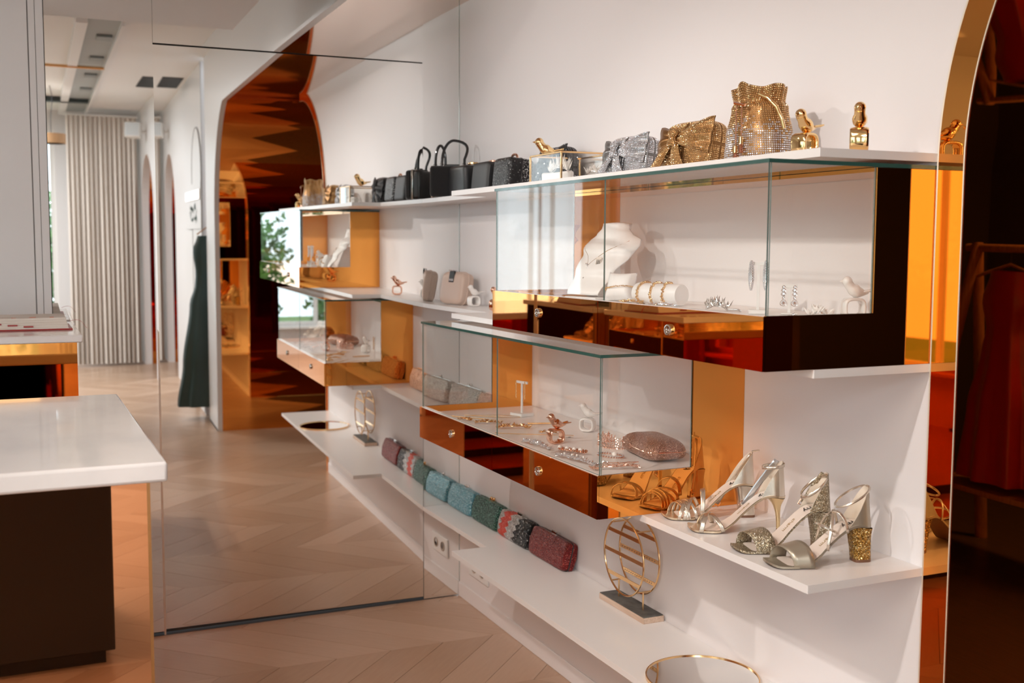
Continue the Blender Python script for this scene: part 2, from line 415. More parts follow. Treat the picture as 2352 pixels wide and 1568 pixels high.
def lining(name, prof, y0, y1, m, out=1, th=.004):
    """bent mirror sheet: front follows prof, back is offset by th; hard edges so the mirror stays flat"""
    n = len(prof); off = []
    for i in range(n):
        a, b = prof[max(0, i-1)], prof[min(n-1, i+1)]; dx, dz = b[0]-a[0], b[1]-a[1]; l_ = math.hypot(dx, dz)
        off.append((prof[i][0]-dz/l_*th*out, prof[i][1]+dx/l_*th*out))
    b = MB(); ring = prof+off[::-1]
    b.prism(ring, y0, y1)
    fs = b.f[:2*n]                                    # side walls; close the ends with quads
    b.f = fs; b.m = [0]*len(fs); N2 = 2*n
    for i in range(n-1):
        j0, j1 = N2-1-i, N2-2-i
        b.f.append((i, i+1, j1, j0)); b.f.append((N2+i, N2+j0, N2+j1, N2+i+1)); b.m += [0, 0]
    return struct(b.build(name, m, ang=20))

# ------------------------------------------------------------------ arched passage behind the band, lined with bronze mirror
lining('wall_passage_left', [(2.5965, 0)]+arc(.7685, pi, pi/2, 32), .0, 1.0, BRONZE2, 1)
lining('wall_passage_right', arc(AR, pi/2, 0, 32)+[(4.2, 0)], .0, 1.0, BRONZE2, 1)
# alcove end: bronze side and quarter vault in front of the display wall
a_top = math.asin((HC-AZ)/AR)
lining('wall_alcove_end', arc(AR, a_top, 0, 24)+[(4.2, 0)], -.446, .0, BRONZE, 1)
xa = AX+AR*cos(a_top)
struct(MB().box(0, AX+.001, -.446, 0, HC, HC+.02).build('ceiling', ROSEM, smooth=False))
struct(MB().box(AX, xa, -.446, .0, HC, HC+.02).build('ceiling', ROSEM, smooth=False))

# front wall plane with the alcove cut out, pilaster, far wall
poly = [(0, HC-.012), (xa, HC-.012)]+arc(AR, a_top, 0, 24)[1:]+[(4.2, 0), (4.73, 0), (4.73, HM), (0, HM)]
struct(MB().prism(poly, -.48, -.446).build('wall_front', WHITE2, smooth=False))
struct(MB().box(4.206, 4.73, -.445, .0, 0, HM).build('wall_pilaster', WHITE2, smooth=False))
struct(MB().box(4.2, 4.73, -.4815, -.48, 0, .012).build('baseboard_front', DARK, smooth=False))
# recess beside the pilaster, then the long wall
struct(MB().box(4.731, 4.96, -.16, -.14, 0, HM).build('wall_recess', WHITE2, smooth=False))
ax2, ar2 = 8.2, .68
poly = [(4.96, 0), (7.52, 0)]+[(ax2-ar2*cos(pi*i/30), 1.63+ar2*sin(pi*i/30)) for i in range(31)]+[(8.88, 0), (9.3, 0), (9.3, HM), (4.96, HM)]
fw = struct(MB().prism(poly, -.48, -.40).build('wall_far', WHITE2, smooth=False))
lining('wall_far_arch', [(7.52, 0)]+[(ax2-ar2*cos(pi*i/30), 1.63+ar2*sin(pi*i/30)) for i in range(31)]+[(8.88, 0)], -.402, .198, BRONZE2, 1)
struct(MB().box(7.4, 9.0, .2, .22, 0, 2.5).build('wall_far_recess', TAUPE, smooth=False))
# closed arched door in the far wall
dd = struct(thing('door_2', None, None, (5.36, -.482, 0)))
pr = [(-.36, .015), (-.36, 1.98)]+[(-.36*cos(pi*i/20), 1.98+.37*sin(pi*i/20)) for i in range(1, 20)]+[(.36, 1.98), (.36, .015)]
MB().prism(pr, -.004, .0).build('leaf', WHITE2, dd, smooth=False)
MB().tube([(p[0], -.004, p[1]) for p in pr], .004, 5).build('shadow_gap', mat('grey_gap', (.25, .23, .22), .6), dd)
struct(MB().box(4.955, 4.975, -.4835, -.479, 0, HM).build('trim_2', mat('grey_joint', (.45, .43, .42), .5), smooth=False))

# ------------------------------------------------------------------ mirror wall
struct(MB().box(-.09, -.034, -1.535, 0, 0, HM).build('wall_mirror', mat('dark_grey_backing', (.06, .055, .05), .6), smooth=False))
def panel_mesh(th, ph, d, y0, y1, z0, z1, name, parent=None):
    n = Vector((cos(rad(th))*cos(rad(ph)), sin(rad(th))*cos(rad(ph)), sin(rad(ph))))
    def X(y, z): return (d-n.y*y-n.z*z)/n.x
    fr = [(X(y, z), y, z) for y, z in ((y0, z0), (y1, z0), (y1, z1), (y0, z1))]
    bk = [(p[0]-.005, p[1], p[2]) for p in fr]
    b = MB(); b.add(fr+bk, [(0, 1, 2, 3)], 0); b.add(fr+bk, [(7, 6, 5, 4), (0, 4, 5, 1), (1, 5, 6, 2), (2, 6, 7, 3), (3, 7, 4, 0)], 1)
    o = b.build(name, [MIRROR, MEDGE], parent, smooth=False); return o
mw = struct(thing('wall_mirror_panels', None, None, (0, 0, 0)))
panel_mesh(-.63, -.30, .0030, -1.530, -1.1750, .012, HM, 'mirror_panel', mw)
panel_mesh(-.95, -.34, .0035, -1.1735, -.1600, 2.1640, HM, 'mirror_panel', mw)
panel_mesh(0, 0, 0, -.1575, -.0005, .004, HM, 'mirror_panel', mw)
dm = struct(thing('door_1', None, None, (0, 0, 0)))
panel_mesh(-1.4313, -.3403, .00355, -1.1735, -.1600, .014, 2.1595, 'mirror_leaf', dm)
MB().box(-.03, -.004, -1.181, -1.1745, .0, 2.16).build('door_edge', mat('pale_gold_edge', (.8, .70, .60), .3, .5), dm, smooth=False)
struct(MB().box(-.012, .0012, -.0022, .0004, 0, HC).build('trim_3', MEDGE, smooth=False))

# white cupboard wall left of the mirror
lw = struct(MB().box(-.06, -.004, -5.2, -1.532, 0, HM).build('wall_left', mat('grey_panel_joint', (.35, .33, .32), .6), smooth=False))
for y0, y1 in ((-1.5575, -1.533), (-1.5795, -1.5595), (-2.35, -1.5835), (-3.15, -2.353), (-5.2, -3.153)):
    MB().box(-.004, .004, y0, y1, .01, HM).build('wall_panel', WHITE2, lw, smooth=False)

# ------------------------------------------------------------------ ceilings and bulkhead
cl = struct(MB().box(-.1, 9.4, -5.3, -.40, HM, HM+.1).build('ceiling', CEIL, smooth=False))
struct(MB().box(.0, .98, -5.2, -.745, HC, HM).build('trim_4', CEIL, smooth=False))
sl = MB().box(3.3, 9.2, -1.24, -1.04, HM-.012, HM-.002).build('slot_recess', mat('grey_slot', (.36, .38, .38), .5), cl, smooth=False)
for y0, y1 in ((-1.31, -1.24), (-1.04, -1.02)):
    MB().box(3.3, 9.2, y0, y1, HM-.05, HM-.001).build('slot_lip', WHITE2, cl, smooth=False)
for x in (3.9, 4.9, 5.9, 6.9, 8.0):
    MB().box(x, x+.16, -1.16, -1.06, HM-.03, HM-.01).build('slot_clip', mat('slot_metal', (.25, .27, .27), .4, .5), cl, smooth=False)
MB().tube([(5.25, -2.4, HM-.05), (5.29, -1.04, HM-.05)], .012, 8).build('ceiling_rail', BRASS, cl)
MB().box(7.86, 7.98, -3.0, -1.05, HM-.05, HM-.004).build('ceiling_beam', mat('dark_beam', (.02, .03, .03), .5), cl, smooth=False)
vt = thing('air_vent', 'black square air vent in the white ceiling', 'vent', (6.35, -.60, HM))
MB().box(-.36, .36, -.09, .09, -.004, 0).build('grille_plate', BLACKP, vt, smooth=False)
g = MB()
for i in range(9): g.box(-.34+i*.08, -.30+i*.08, -.085, .085, -.010, -.004)
g.build('slats', BLACKP, vt, smooth=False)['kind'] = 'stuff'

# ------------------------------------------------------------------ window wall (far end) and street side
Y0W = -5.2
def wall_with_windows(name, axis, pos, a0, a1, wins, z0=.35, z1=2.62, th=.08):
    """wall in plane x = pos (axis 'x') or y = pos (axis 'y') with rectangular openings"""
    w = MB(); cuts = sorted(wins); cur = a0
    def bx(p, q, lo, hi):
        if q-p < 1e-4 or hi-lo < 1e-4: return
        if axis == 'x': w.box(pos, pos+th, p, q, lo, hi)
        else: w.box(p, q, pos-th, pos, lo, hi)
    for p, q in cuts:
        bx(cur, p, 0, HM); bx(p, q, 0, z0); bx(p, q, z1, HM); cur = q
    bx(cur, a1, 0, HM)
    o = struct(w.build(name, WHITE2, smooth=False))
    k = 1
    for p, q in cuts:
        wd = struct(thing('window_%d' % (len([x for x in bpy.data.objects if x.name.startswith('window_')])+1), None, None, (0, 0, 0)))
        fr = MB(); f = .05
        def fb(p_, q_, lo, hi, d0=.02, d1=.06):
            if axis == 'x': fr.box(pos+d0, pos+d1, p_, q_, lo, hi)
            else: fr.box(p_, q_, pos-d1, pos-d0, lo, hi)
        fb(p, p+f, z0, z1); fb(q-f, q, z0, z1); fb(p+f, q-f, z0, z0+f); fb(p+f, q-f, z1-f, z1)
        m_ = (p+q)/2; fb(m_-.025, m_+.025, z0+f, z1-f)
        fr.build('window_frame', WPLAST, wd, smooth=False)
        for c, d in ((p+f, m_-.025), (m_+.025, q-f)):
            pn = MB()
            if axis == 'x': pn.box(pos+.036, pos+.042, c, d, z0+f, z1-f)
            else: pn.box(c, d, pos-.042, pos-.036, z0+f, z1-f)
            pn.build('pane', PANE, wd, smooth=False)
        sb = MB()
        if axis == 'x': sb.box(pos-.12, pos+.02, p-.03, q+.03, z0-.03, z0)
        else: sb.box(p-.03, q+.03, pos-.02, pos+.12, z0-.03, z0)
        sb.build('window_sill', WPLAST, wd, bevel=.004)
    return o
wall_with_windows('wall_end', 'x', 9.3, -5.2, -.40, [(-2.9, -1.36), (-4.9, -3.2)])
wall_with_windows('wall_street', 'y', Y0W, -.1, 9.4, [(1.4, 3.4), (4.0, 6.0), (6.6, 8.6)], .45, 2.55)

# ------------------------------------------------------------------ fitting room behind the passage
fr_ = struct(MB().box(1.2, 6.4, .045, 4.4, -.03, -.001).build('floor', DFLOOR, smooth=False))
struct(MB().box(1.2, 6.4, 4.2, 4.25, 0, 2.8).build('wall_fitting_back', TAUPE, smooth=False))
struct(MB().box(1.2, 1.25, 1.0, 4.2, 0, 2.8).build('wall_fitting_left', TAUPE, smooth=False))
struct(MB().box(6.35, 6.4, 1.0, 4.2, 0, 2.8).build('wall_fitting_right', TAUPE, smooth=False))
struct(MB().box(1.2, 6.4, .95, 4.2, 2.8, 2.85).build('ceiling', TAUPE, smooth=False))
poly = [(1.25, 0), (2.59, 0)]+arc(.776, pi, pi/2)+[(AX, 2.8), (1.25, 2.8)]
struct(MB().prism(poly, 1.001, 1.04).build('wall_fitting_front', TAUPE, smooth=False))
poly = [(AX, 2.8), (AX, AZ+AR+.006)]+arc(AR+.006, pi/2, 0)[1:]+[(4.206, 0), (6.35, 0), (6.35, 2.8)]
struct(MB().prism(poly, 1.001, 1.04).build('wall_fitting_front', TAUPE, smooth=False))

# ================================================================== display shelves and glass cases
struct(MB().box(0.002, 2.53, -.006, 0, 0, .060).build('baseboard_back', WHITE, bevel=.002))
def shelf(z, label):
    poly = [(.0015, -.0005), (.0015, -DN), (XN, -DN), (XN, -DW), (XE, -DW), (XE, -.0005)]
    o = MB().prism(poly, z-TH, z, 'xy').build('wall_shelf', SHELF, bevel=.0012)
    return tag(o, label, 'shelf', 'white shelves on the display wall')
shelf(Z1, 'topmost white wall shelf, carrying the black bags and the gold bucket bag')
shelf(Z2, 'second white wall shelf from the top, carrying the beige satin clutch with crystal buckle')
shelf(Z3, 'third white wall shelf from the top, carrying the four metallic sandals')
shelf(Z4, 'lowest white wall shelf, carrying the glitter clutches and the gold wheel stand')

VEDGE = mat('grey_glass_edge', (.13, .20, .185), .15, coat=.5)
def pane(parent, axis, pos, a0, a1, b0, b1, t=.0035):
    b = MB()
    if axis == 'y': b.box(a0, a1, pos, pos+t, b0, b1); big = (2, 3)
    elif axis == 'x': b.box(pos, pos+t, a0, a1, b0, b1); big = (4, 5)
    else: b.box(a0, a1, b0, b1, pos, pos+t); big = (0, 1)
    for i in range(6): b.m[i] = 0 if i in big else 1
    return b.build('pane', [PANE, GEDGE if axis == 'z' else VEDGE], parent, smooth=False)

def knob(parent, x, y, z):
    o = MB().lathe([(0, 0), (.0125, 0), (.0128, .003), (.0118, .006), (.0100, .0065), (.0092, .0045), (.0078, .0045), (.0070, .0065),
                (.0056, .0065), (.0048, .0045), (.0034, .0045), (.0028, .0075), (0, .0085)], 24, M=Matrix.Rotation(pi/2, 4, 'X')).build('knob', CHROME, parent, ang=25)
    o.location = (x, y, z)
def case(name_label, x0, x1, yf, zb, zt, zg, split, dsplit, kz, label):
    t = thing('display_case', label, 'display case', (0, 0, 0), 0, 'glass jewellery cases on the display wall')
    ye = -.153                                       # end panels: low in front, full height at the wall
    b = MB()                                         # carcass: bottom and display floor
    b.box(x0+.006, x1-.006, yf+.0045, -.002, zb, zb+.008)
    b.build('base', SHELF, t, smooth=False)
    MB().box(x0+.006, x1-.006, yf+.0045, -.002, zt-.032, zt-.0205).build('display_floor', SHELF, t, smooth=False)
    MB().box(x0+.006, x1-.006, yf+.0002, yf+.012, zt-.0205, zt-.0005).build('front_rim', SHELF, t, smooth=False)
    MB().box(x0+.006, x1-.006, ye, -.001, zg-.0085, zg-.0008).build('top_panel', BRONZE2, t, smooth=False)
    for xs in (x0, x1-.006):
        poly = [(yf+.0005, zb), (-.0005, zb), (-.0005, zg-.001), (ye, zg-.001), (ye, zt), (yf+.0005, zt)]
        MB().prism(poly, xs, xs+.006, 'yz').build('end_panel', BRONZE2, t, smooth=False)
    dz0, dz1 = zb+.0005, zt-.001
    for p, q, kx in ((x0+.0002, dsplit-.0011, kz[0]), (dsplit+.0011, x1-.0002, kz[1])):
        d = MB().box(p, q, yf-.005, yf, dz0, dz1).build('drawer', BRONZE, t, smooth=False)
        knob(d, kx, yf-.005, kz[2])
    g = .006
    pane(t, 'y', yf+.003, x0+g, split-.0006, zt, zg); pane(t, 'y', yf+.003, split+.0006, x1-g, zt, zg)
    pane(t, 'x', x0+.001, yf+.009, ye-.001, zt, zg); pane(t, 'x', x1-.0075, yf+.009, ye-.001, zt, zg)
    pane(t, 'z', zg, x0, x1, yf, -.001, .0075)
    return t
case('upper', 1.284, 2.528, -.407, Z2+.0005, 1.323, 1.602, 1.915, 1.903, (1.586, 2.213, 1.275),
     'upper bronze-fronted glass case holding the white necklace bust')
case('lower', .683, 1.920, -.413, Z3+.0005, .9085, 1.188, 1.311, 1.296, (.980, 1.604, .861),
     'lower bronze-fronted glass case holding the rose glitter clutch and hair combs')
ZU, ZL = 1.3028, .8884

# socket under the lowest shelf
t = thing('wall_socket', 'white double wall socket under the lowest shelf by the mirror corner', 'socket', (.215, 0, .163))
MB().box(-.0925, .0925, -.008, 0, -.040, .040).build('cover_plate', WPLAST, t, bevel=.003)
for x in (-.04, .04):
    MB().lathe([(.021, 0), (.021, .003), (.018, .003), (.017, -.004), (0, -.004)], 20, (x, -.008, 0), Matrix.Rotation(pi/2, 4, 'X')).build('outlet', mat('cream_plastic', (.55, .47, .40), .4), t)

# ================================================================== clutches
def clutch(label, x0, x1, y0, z, h, d, m, lean=0, clasp='balls', mclasp=None, e=.28, group=None, mframe=None, rz=0, mback=None, ridge=0):
    """hard clutch standing on its long edge, leaning back on the wall: two shells, a frame, a clasp"""
    w = x1-x0
    t = thing('clutch_bag', label, 'clutch', ((x0+x1)/2, y0+d/2, z), rz, group, rx=-lean)
    f0 = superq(w, d, h, e, e)
    def f(u, v):
        q = f0(u, v); k = 1-ridge*abs(2*q[2]/h-1)**1.15
        return (q[0], q[1]*k, q[2])
    for s, nm in ((-1, 'front_shell'), (1, 'back_shell')):
        b = MB()
        def half(u, v, s=s):
            a = (pi+pi*u) if s < 0 else pi*u
            p = f(a/(2*pi), v); return (p[0], p[1]+s*.0008, p[2])
        b.grid(half, 22, 16); b.build(nm, m if s < 0 or mback is None else mback, t, ang=60)
    fr = [f(0, i/20) for i in range(21)]+[f(.5, 1-i/20) for i in range(21)]
    MB().tube([(p[0], 0, p[2]) for p in fr], .0022, 6, closed=True).build('frame', mframe or SILVER, t)
    c = MB(); cm = mclasp or SILVER
    if clasp == 'balls':
        c.box(-.016, .016, -.006, .006, h-.001, h+.004); c.ball((-.006, -.003, h+.008), .006); c.ball((.006, .003, h+.008), .006)
    elif clasp == 'bar':
        c.box(-.020, .020, -.007, .007, h-.001, h+.010); c.box(-.016, .016, -.0085, -.007, h+.001, h+.008)
    elif clasp == 'snake':
        pts = [(.01, .004, h+.001), (.004, -.004, h+.007), (w*.25, -.01, h+.008), (w*.48, 0, h+.004), (w*.5+.003, -.004, h-.018), (w*.5+.002, .003, h-.036)]
        c.tube(pts, [.003, .004, .005, .005, .005, .001], 8)
    elif clasp == 'arch':
        c.tube([(-.026, 0, h-.002)]+[(-.026*cos(pi*i/10), 0, h+.016*sin(pi*i/10)) for i in range(1, 10)]+[(.026, 0, h-.002)], .0045, 8)
    c.build('clasp', cm, t); return t

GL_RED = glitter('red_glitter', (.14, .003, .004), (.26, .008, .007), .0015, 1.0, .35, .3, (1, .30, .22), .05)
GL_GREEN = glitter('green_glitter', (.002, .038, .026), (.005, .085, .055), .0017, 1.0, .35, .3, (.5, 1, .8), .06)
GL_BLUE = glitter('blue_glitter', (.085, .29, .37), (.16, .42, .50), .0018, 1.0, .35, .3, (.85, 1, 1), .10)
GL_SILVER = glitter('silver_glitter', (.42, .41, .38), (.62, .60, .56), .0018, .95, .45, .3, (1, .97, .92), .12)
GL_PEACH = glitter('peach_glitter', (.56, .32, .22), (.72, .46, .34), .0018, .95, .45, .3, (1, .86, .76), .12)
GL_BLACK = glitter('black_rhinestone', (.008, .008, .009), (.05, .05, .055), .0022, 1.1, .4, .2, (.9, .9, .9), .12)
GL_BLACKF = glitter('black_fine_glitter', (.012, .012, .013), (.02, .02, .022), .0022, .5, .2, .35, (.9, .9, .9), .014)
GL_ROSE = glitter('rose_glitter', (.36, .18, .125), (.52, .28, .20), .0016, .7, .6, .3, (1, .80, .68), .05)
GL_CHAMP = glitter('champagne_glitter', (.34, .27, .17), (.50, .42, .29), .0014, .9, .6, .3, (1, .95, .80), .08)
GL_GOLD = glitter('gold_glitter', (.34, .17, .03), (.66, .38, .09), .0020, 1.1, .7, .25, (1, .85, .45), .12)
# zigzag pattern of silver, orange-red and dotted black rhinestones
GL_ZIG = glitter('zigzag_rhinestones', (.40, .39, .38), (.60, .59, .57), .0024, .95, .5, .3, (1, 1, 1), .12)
def zig():
    m = GL_ZIG; nt = m.node_tree; old = bsdf(m).inputs['Base Color'].links[0].from_socket
    tc = N(m, 'ShaderNodeTexCoord'); sp = N(m, 'ShaderNodeSeparateXYZ'); L(m, tc.outputs['Object'], sp.inputs[0])
    def M_(op, a, b=None, c=None):
        n = N(m, 'ShaderNodeMath', operation=op)
        for i, x in enumerate((a, b, c)):
            if x is None: continue
            if isinstance(x, (int, float)): n.inputs[i].default_value = x
            else: L(m, x, n.inputs[i])
        return n.outputs[0]
    tri = M_('PINGPONG', M_('MULTIPLY', sp.outputs['Z'], 1), .012)            # zigzag edge along the height
    x = M_('ADD', M_('ADD', sp.outputs['X'], M_('MULTIPLY', tri, 2.0)), M_('MULTIPLY', sp.outputs['Z'], -.35))
    red = M_('MULTIPLY', M_('GREATER_THAN', x, -.105), M_('LESS_THAN', x, -.045))
    blk = M_('GREATER_THAN', x, .02)
    v = N(m, 'ShaderNodeTexVoronoi'); v.inputs['Scale'].default_value = 75; L(m, tc.outputs['Object'], v.inputs['Vector'])
    dot = M_('LESS_THAN', v.outputs['Distance'], .22)
    blk2 = M_('MULTIPLY', blk, M_('SUBTRACT', 1, dot))
    a = N(m, 'ShaderNodeMix', data_type='RGBA'); L(m, old, a.inputs['A']); a.inputs['B'].default_value = (.62, .05, .02, 1); L(m, red, a.inputs['Factor'])
    b = N(m, 'ShaderNodeMix', data_type='RGBA'); L(m, a.outputs['Result'], b.inputs['A']); b.inputs['B'].default_value = (.006, .006, .007, 1); L(m, blk2, b.inputs['Factor'])
    L(m, b.outputs['Result'], bsdf(m).inputs['Base Color'])
zig()
SATIN = mat('beige_satin', (.60, .45, .37), .34, sheen=.1); bump_noise(SATIN, 40, .06, .002)
RIDGE = mat('black_ridged_fabric', (.025, .025, .026), .4)
def ridge():
    m = RIDGE; w = N(m, 'ShaderNodeTexWave'); w.inputs['Scale'].default_value = 90; w.inputs['Distortion'].default_value = 2; w.inputs['Detail'].default_value = 2
    L(m, coords(m), w.inputs['Vector']); b = N(m, 'ShaderNodeBump'); b.inputs['Strength'].default_value = .7; b.inputs['Distance'].default_value = .001
    L(m, w.outputs['Fac'], b.inputs['Height']); L(m, b.outputs['Normal'], bsdf(m).inputs['Normal'])
ridge()
GR4 = 'glitter clutches in a row on the lowest shelf'
DK = mat('dark_frame', (.05, .05, .05), .3, .8)
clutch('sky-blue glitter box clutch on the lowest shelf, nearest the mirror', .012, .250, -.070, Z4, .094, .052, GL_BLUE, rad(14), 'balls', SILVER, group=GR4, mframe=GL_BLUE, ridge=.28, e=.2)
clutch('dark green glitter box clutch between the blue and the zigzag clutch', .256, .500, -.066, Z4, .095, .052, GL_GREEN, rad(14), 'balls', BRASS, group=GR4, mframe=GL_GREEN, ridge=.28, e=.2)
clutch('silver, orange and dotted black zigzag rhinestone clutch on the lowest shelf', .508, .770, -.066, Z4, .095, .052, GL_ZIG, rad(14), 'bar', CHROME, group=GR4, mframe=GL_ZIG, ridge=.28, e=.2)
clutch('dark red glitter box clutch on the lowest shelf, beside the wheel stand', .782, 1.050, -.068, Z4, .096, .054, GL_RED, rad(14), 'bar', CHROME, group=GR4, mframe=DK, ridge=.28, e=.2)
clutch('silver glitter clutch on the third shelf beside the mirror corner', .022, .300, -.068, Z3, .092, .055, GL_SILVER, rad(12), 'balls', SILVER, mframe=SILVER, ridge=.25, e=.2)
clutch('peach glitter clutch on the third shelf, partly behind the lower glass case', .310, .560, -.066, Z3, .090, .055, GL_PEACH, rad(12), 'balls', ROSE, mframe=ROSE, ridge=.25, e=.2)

def satin_clutch(label, loc, rz):
    t = thing('clutch_bag', label, 'clutch', loc, rz, None, rx=rad(-10))
    w, d, h = .150, .060, .128
    f = superq(w, d, h, .42, .30)
    for s, nm in ((-1, 'front_shell'), (1, 'back_shell')):
        def half(u, v, s=s):
            a = (pi+pi*u) if s < 0 else pi*u
            p = f(a/(2*pi), v); return (p[0], p[1]+s*.0008, p[2])
        MB().grid(half, 24, 18).build(nm, SATIN, t, ang=70)
    fr = [f(0, i/20) for i in range(21)]+[f(.5, 1-i/20) for i in range(21)]
    MB().tube([(p[0], 0, p[2]) for p in fr], .003, 8, closed=True).build('frame', SATIN, t)
    MB().box(-.03, .03, -.012, .012, .0, .003).build('foot', CRYSTAL, t, bevel=.001)
    b = MB()                                          # rectangular crystal buckle folded over the top edge
    for i in range(13):
        for j in range(5):
            if 2 < i < 10 and 0 < j < 4 and j != 2 and not (i in (5, 6)): continue
            zz = h+.002-max(0, i-3)*.0042; yy = -.036 if i > 3 else -.036+(3-i)*.006
            if i > 3: yy = f(.75, .5+.5*max(.2, 1-(i-3)/14))[1]-.004
            b.gem((-.012+j*.006, yy, zz), (0, -.9, .3 if i > 3 else .9), .0034, .8)
    b.build('crystal_stones', CRYSTAL, t, ang=10)['kind'] = 'stuff'
    MB().box(-.016, .016, -.033, -.026, h-.044, h+.001).build('buckle', DK, t, bevel=.002)
    return t
satin_clutch('beige satin clutch with a crystal buckle leaning on the wall by the mirror corner', (.165, -.088, Z2), rad(14))

# black clutches in a row on the top shelf
GR1 = 'black evening clutches on the top shelf'
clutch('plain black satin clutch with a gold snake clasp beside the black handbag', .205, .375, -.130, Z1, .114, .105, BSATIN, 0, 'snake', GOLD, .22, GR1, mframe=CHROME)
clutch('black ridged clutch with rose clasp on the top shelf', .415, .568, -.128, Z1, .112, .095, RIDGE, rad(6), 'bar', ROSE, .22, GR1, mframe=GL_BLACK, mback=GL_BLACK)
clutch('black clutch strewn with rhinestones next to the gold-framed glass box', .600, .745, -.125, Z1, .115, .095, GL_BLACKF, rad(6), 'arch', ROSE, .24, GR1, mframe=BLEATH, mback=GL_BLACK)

# black velvet handbag with two handles
t = thing('handbag', 'black velvet box handbag with two upright handles at the mirror corner', 'handbag', (.168, -.105, Z1), rad(60))
hw, hd, hh = .150, .084, .120
MB().box(-hw/2, hw/2, -hd/2, -.004, .002, hh).build('front_panel', VELVET, t, bevel=.012, seg=3)
MB().box(-hw/2, hw/2, .004, hd/2, .002, hh).build('back_panel', BLEATH, t, bevel=.012, seg=3)
MB().box(-hw/2-.001, hw/2+.001, -.005, .005, .001, hh+.002).build('frame', CHROME, t, bevel=.002)
MB().box(-.035, .035, -.010, .010, hh, hh+.007).build('clasp', DK, t, bevel=.002)
for y, x0, x1, hz, tw in ((-.022, -.030, .058, .098, .012), (.022, -.062, -.022, .080, 0)):
    pts = [(lerp(x0, x1, sm(i/20))+(.020 if i in range(12, 19) else 0)*sin((i-11)/8*pi)*(1 if tw else 0), y+tw*sin(pi*i/20)*2, hh+hz*sin(pi*i/20)**.75) for i in range(21)]
    h = MB().tube(pts, .0055, 8).build('handle', BLEATH, t)
    for x in (x0, x1):
        MB().tube([(x+.008*cos(2*pi*i/12), y, hh+.004+.008*sin(2*pi*i/12)) for i in range(12)], .0014, 5, closed=True).build('handle_ring', CHROME, t)

# ================================================================== pleated rhinestone bow clutches
def gems_on(fn, r, par, m, name='rhinestones', front=False, skip=None, h=.6, closed=False, gap=2.12):
    """stones in even rows over a surface; rows and stones are spaced by arc length"""
    b = MB(); NU, NV = 160, 90
    def even(pts, sp, wrap=False):
        acc = [0]
        for p, q in zip(pts, pts[1:]): acc.append(acc[-1]+(q-p).length)
        n = int(acc[-1]/sp)
        if n < 1: return []
        out, k = [], 0
        for i in range(n):
            s = (i+.5)*acc[-1]/n
            while k < len(acc)-2 and acc[k+1] < s: k += 1
            d = acc[k+1]-acc[k]; out.append((k+((s-acc[k])/d if d > 0 else 0))/(len(pts)-1))
        return out
    best = max((.1, .3, .5, .7, .9), key=lambda u: sum((Vector(fn(u, (j+1)/NV))-Vector(fn(u, j/NV))).length for j in range(NV)))
    for v in even([Vector(fn(best, j/NV)) for j in range(NV+1)], gap*r):
        for u in even([Vector(fn(i/NU, v)) for i in range(NU+1)], gap*r):
            if skip and skip(u, v): continue
            p = Vector(fn(u, v)); e = .004
            du = Vector(fn(min(1, u+e), v))-Vector(fn(max(0, u-e), v)); dv = Vector(fn(u, min(1, v+e)))-Vector(fn(u, max(0, v-e)))
            n = du.cross(dv)
            if n.length < 1e-12: continue
            n.normalize()
            if front and n.y > 0: n = -n
            if front and n.y > .35: continue
            b.gem(p+n*.0004, n, r, h)
    o = b.build(name, m, par, smooth=False); o['kind'] = 'stuff'; return o
def bow_clutch(label, loc, rz, w, d, h, mesh_m, stone_m, r=.0021, lean=rad(10), group=None):
    t = thing('bow_clutch', label, 'clutch', loc, rz, group, rx=-lean)
    f = superq(w, d, h, .45, .45)
    body = lambda u, v: (lambda p: (p[0]*(1-.10*v), p[1]*(1-.35*v), p[2]))(f(u, v))
    b = MB().grid(body, 28, 18, cu=True).build('pouch', mesh_m, t, ang=80)
    gems_on(body, r, t, stone_m)
    kx, kz = -.12*w, .62*h                            # knot of the bow
    def fan(side, spread0, spread1, reach, z0, z1):
        def g(u, v):
            s = sm(u)**.8
            x = kx+side*reach*u
            zlo, zhi = lerp(kz-.012, z0, s), lerp(kz+.012, z1, s)
            z = lerp(zlo, zhi, v)
            bulge = .016*sin(pi*min(1, u*1.05))*sin(pi*v)**.6
            pleat = .0035*sin(v*5*pi)*(1-.5*u)
            y = -d/2*(1-.35*min(1, z/h))*(.95-.25*u*u)-.006-bulge-pleat
            return (x, y, z)
        return g
    for side, reach, z0, z1 in ((1, w*.58, .30*h, 1.04*h), (-1, w*.38, .16*h, .92*h)):
        g = fan(side, 0, 0, reach, z0, z1)
        o = MB().grid(g, 16, 14).build('bow_loop', mesh_m, t, ang=80, solid=.003)
        gems_on(g, r, t, stone_m, 'bow_rhinestones', True)
    for dx, dz, wd in ((-.30*w, -.60*h, .030), (.16*w, -.60*h, .034)):
        def tail(u, v):
            x = kx+dx*u+(v-.5)*wd*(.5+.9*u); z = max(.002, kz+dz*u)
            return (x, -d/2*(1-.35*z/h)-.008-.010*sin(pi*u)*(.6+.4*sin(pi*v)), z)
        MB().grid(tail, 10, 8).build('bow_tail', mesh_m, t, ang=80, solid=.002)
        gems_on(tail, r, t, stone_m, 'tail_rhinestones', True)
    kn = lambda u, v: (kx+(.013+.004*sin(3*pi*v))*cos(2*pi*u), -d/2*.72-.020+.010*sin(2*pi*u)*-1, kz-.020+.040*v)
    MB().grid(kn, 14, 8, cu=True).build('knot', mesh_m, t, ang=80)
    gems_on(kn, r, t, stone_m, 'knot_rhinestones', True)
    return t
MSIL = mat('silver_mesh', (.22, .22, .22), .35, .7); MGOLD = mat('gold_mesh', (.26, .13, .045), .35, .7); MBLK = mat('black_mesh', (.01, .01, .012), .4, .4)
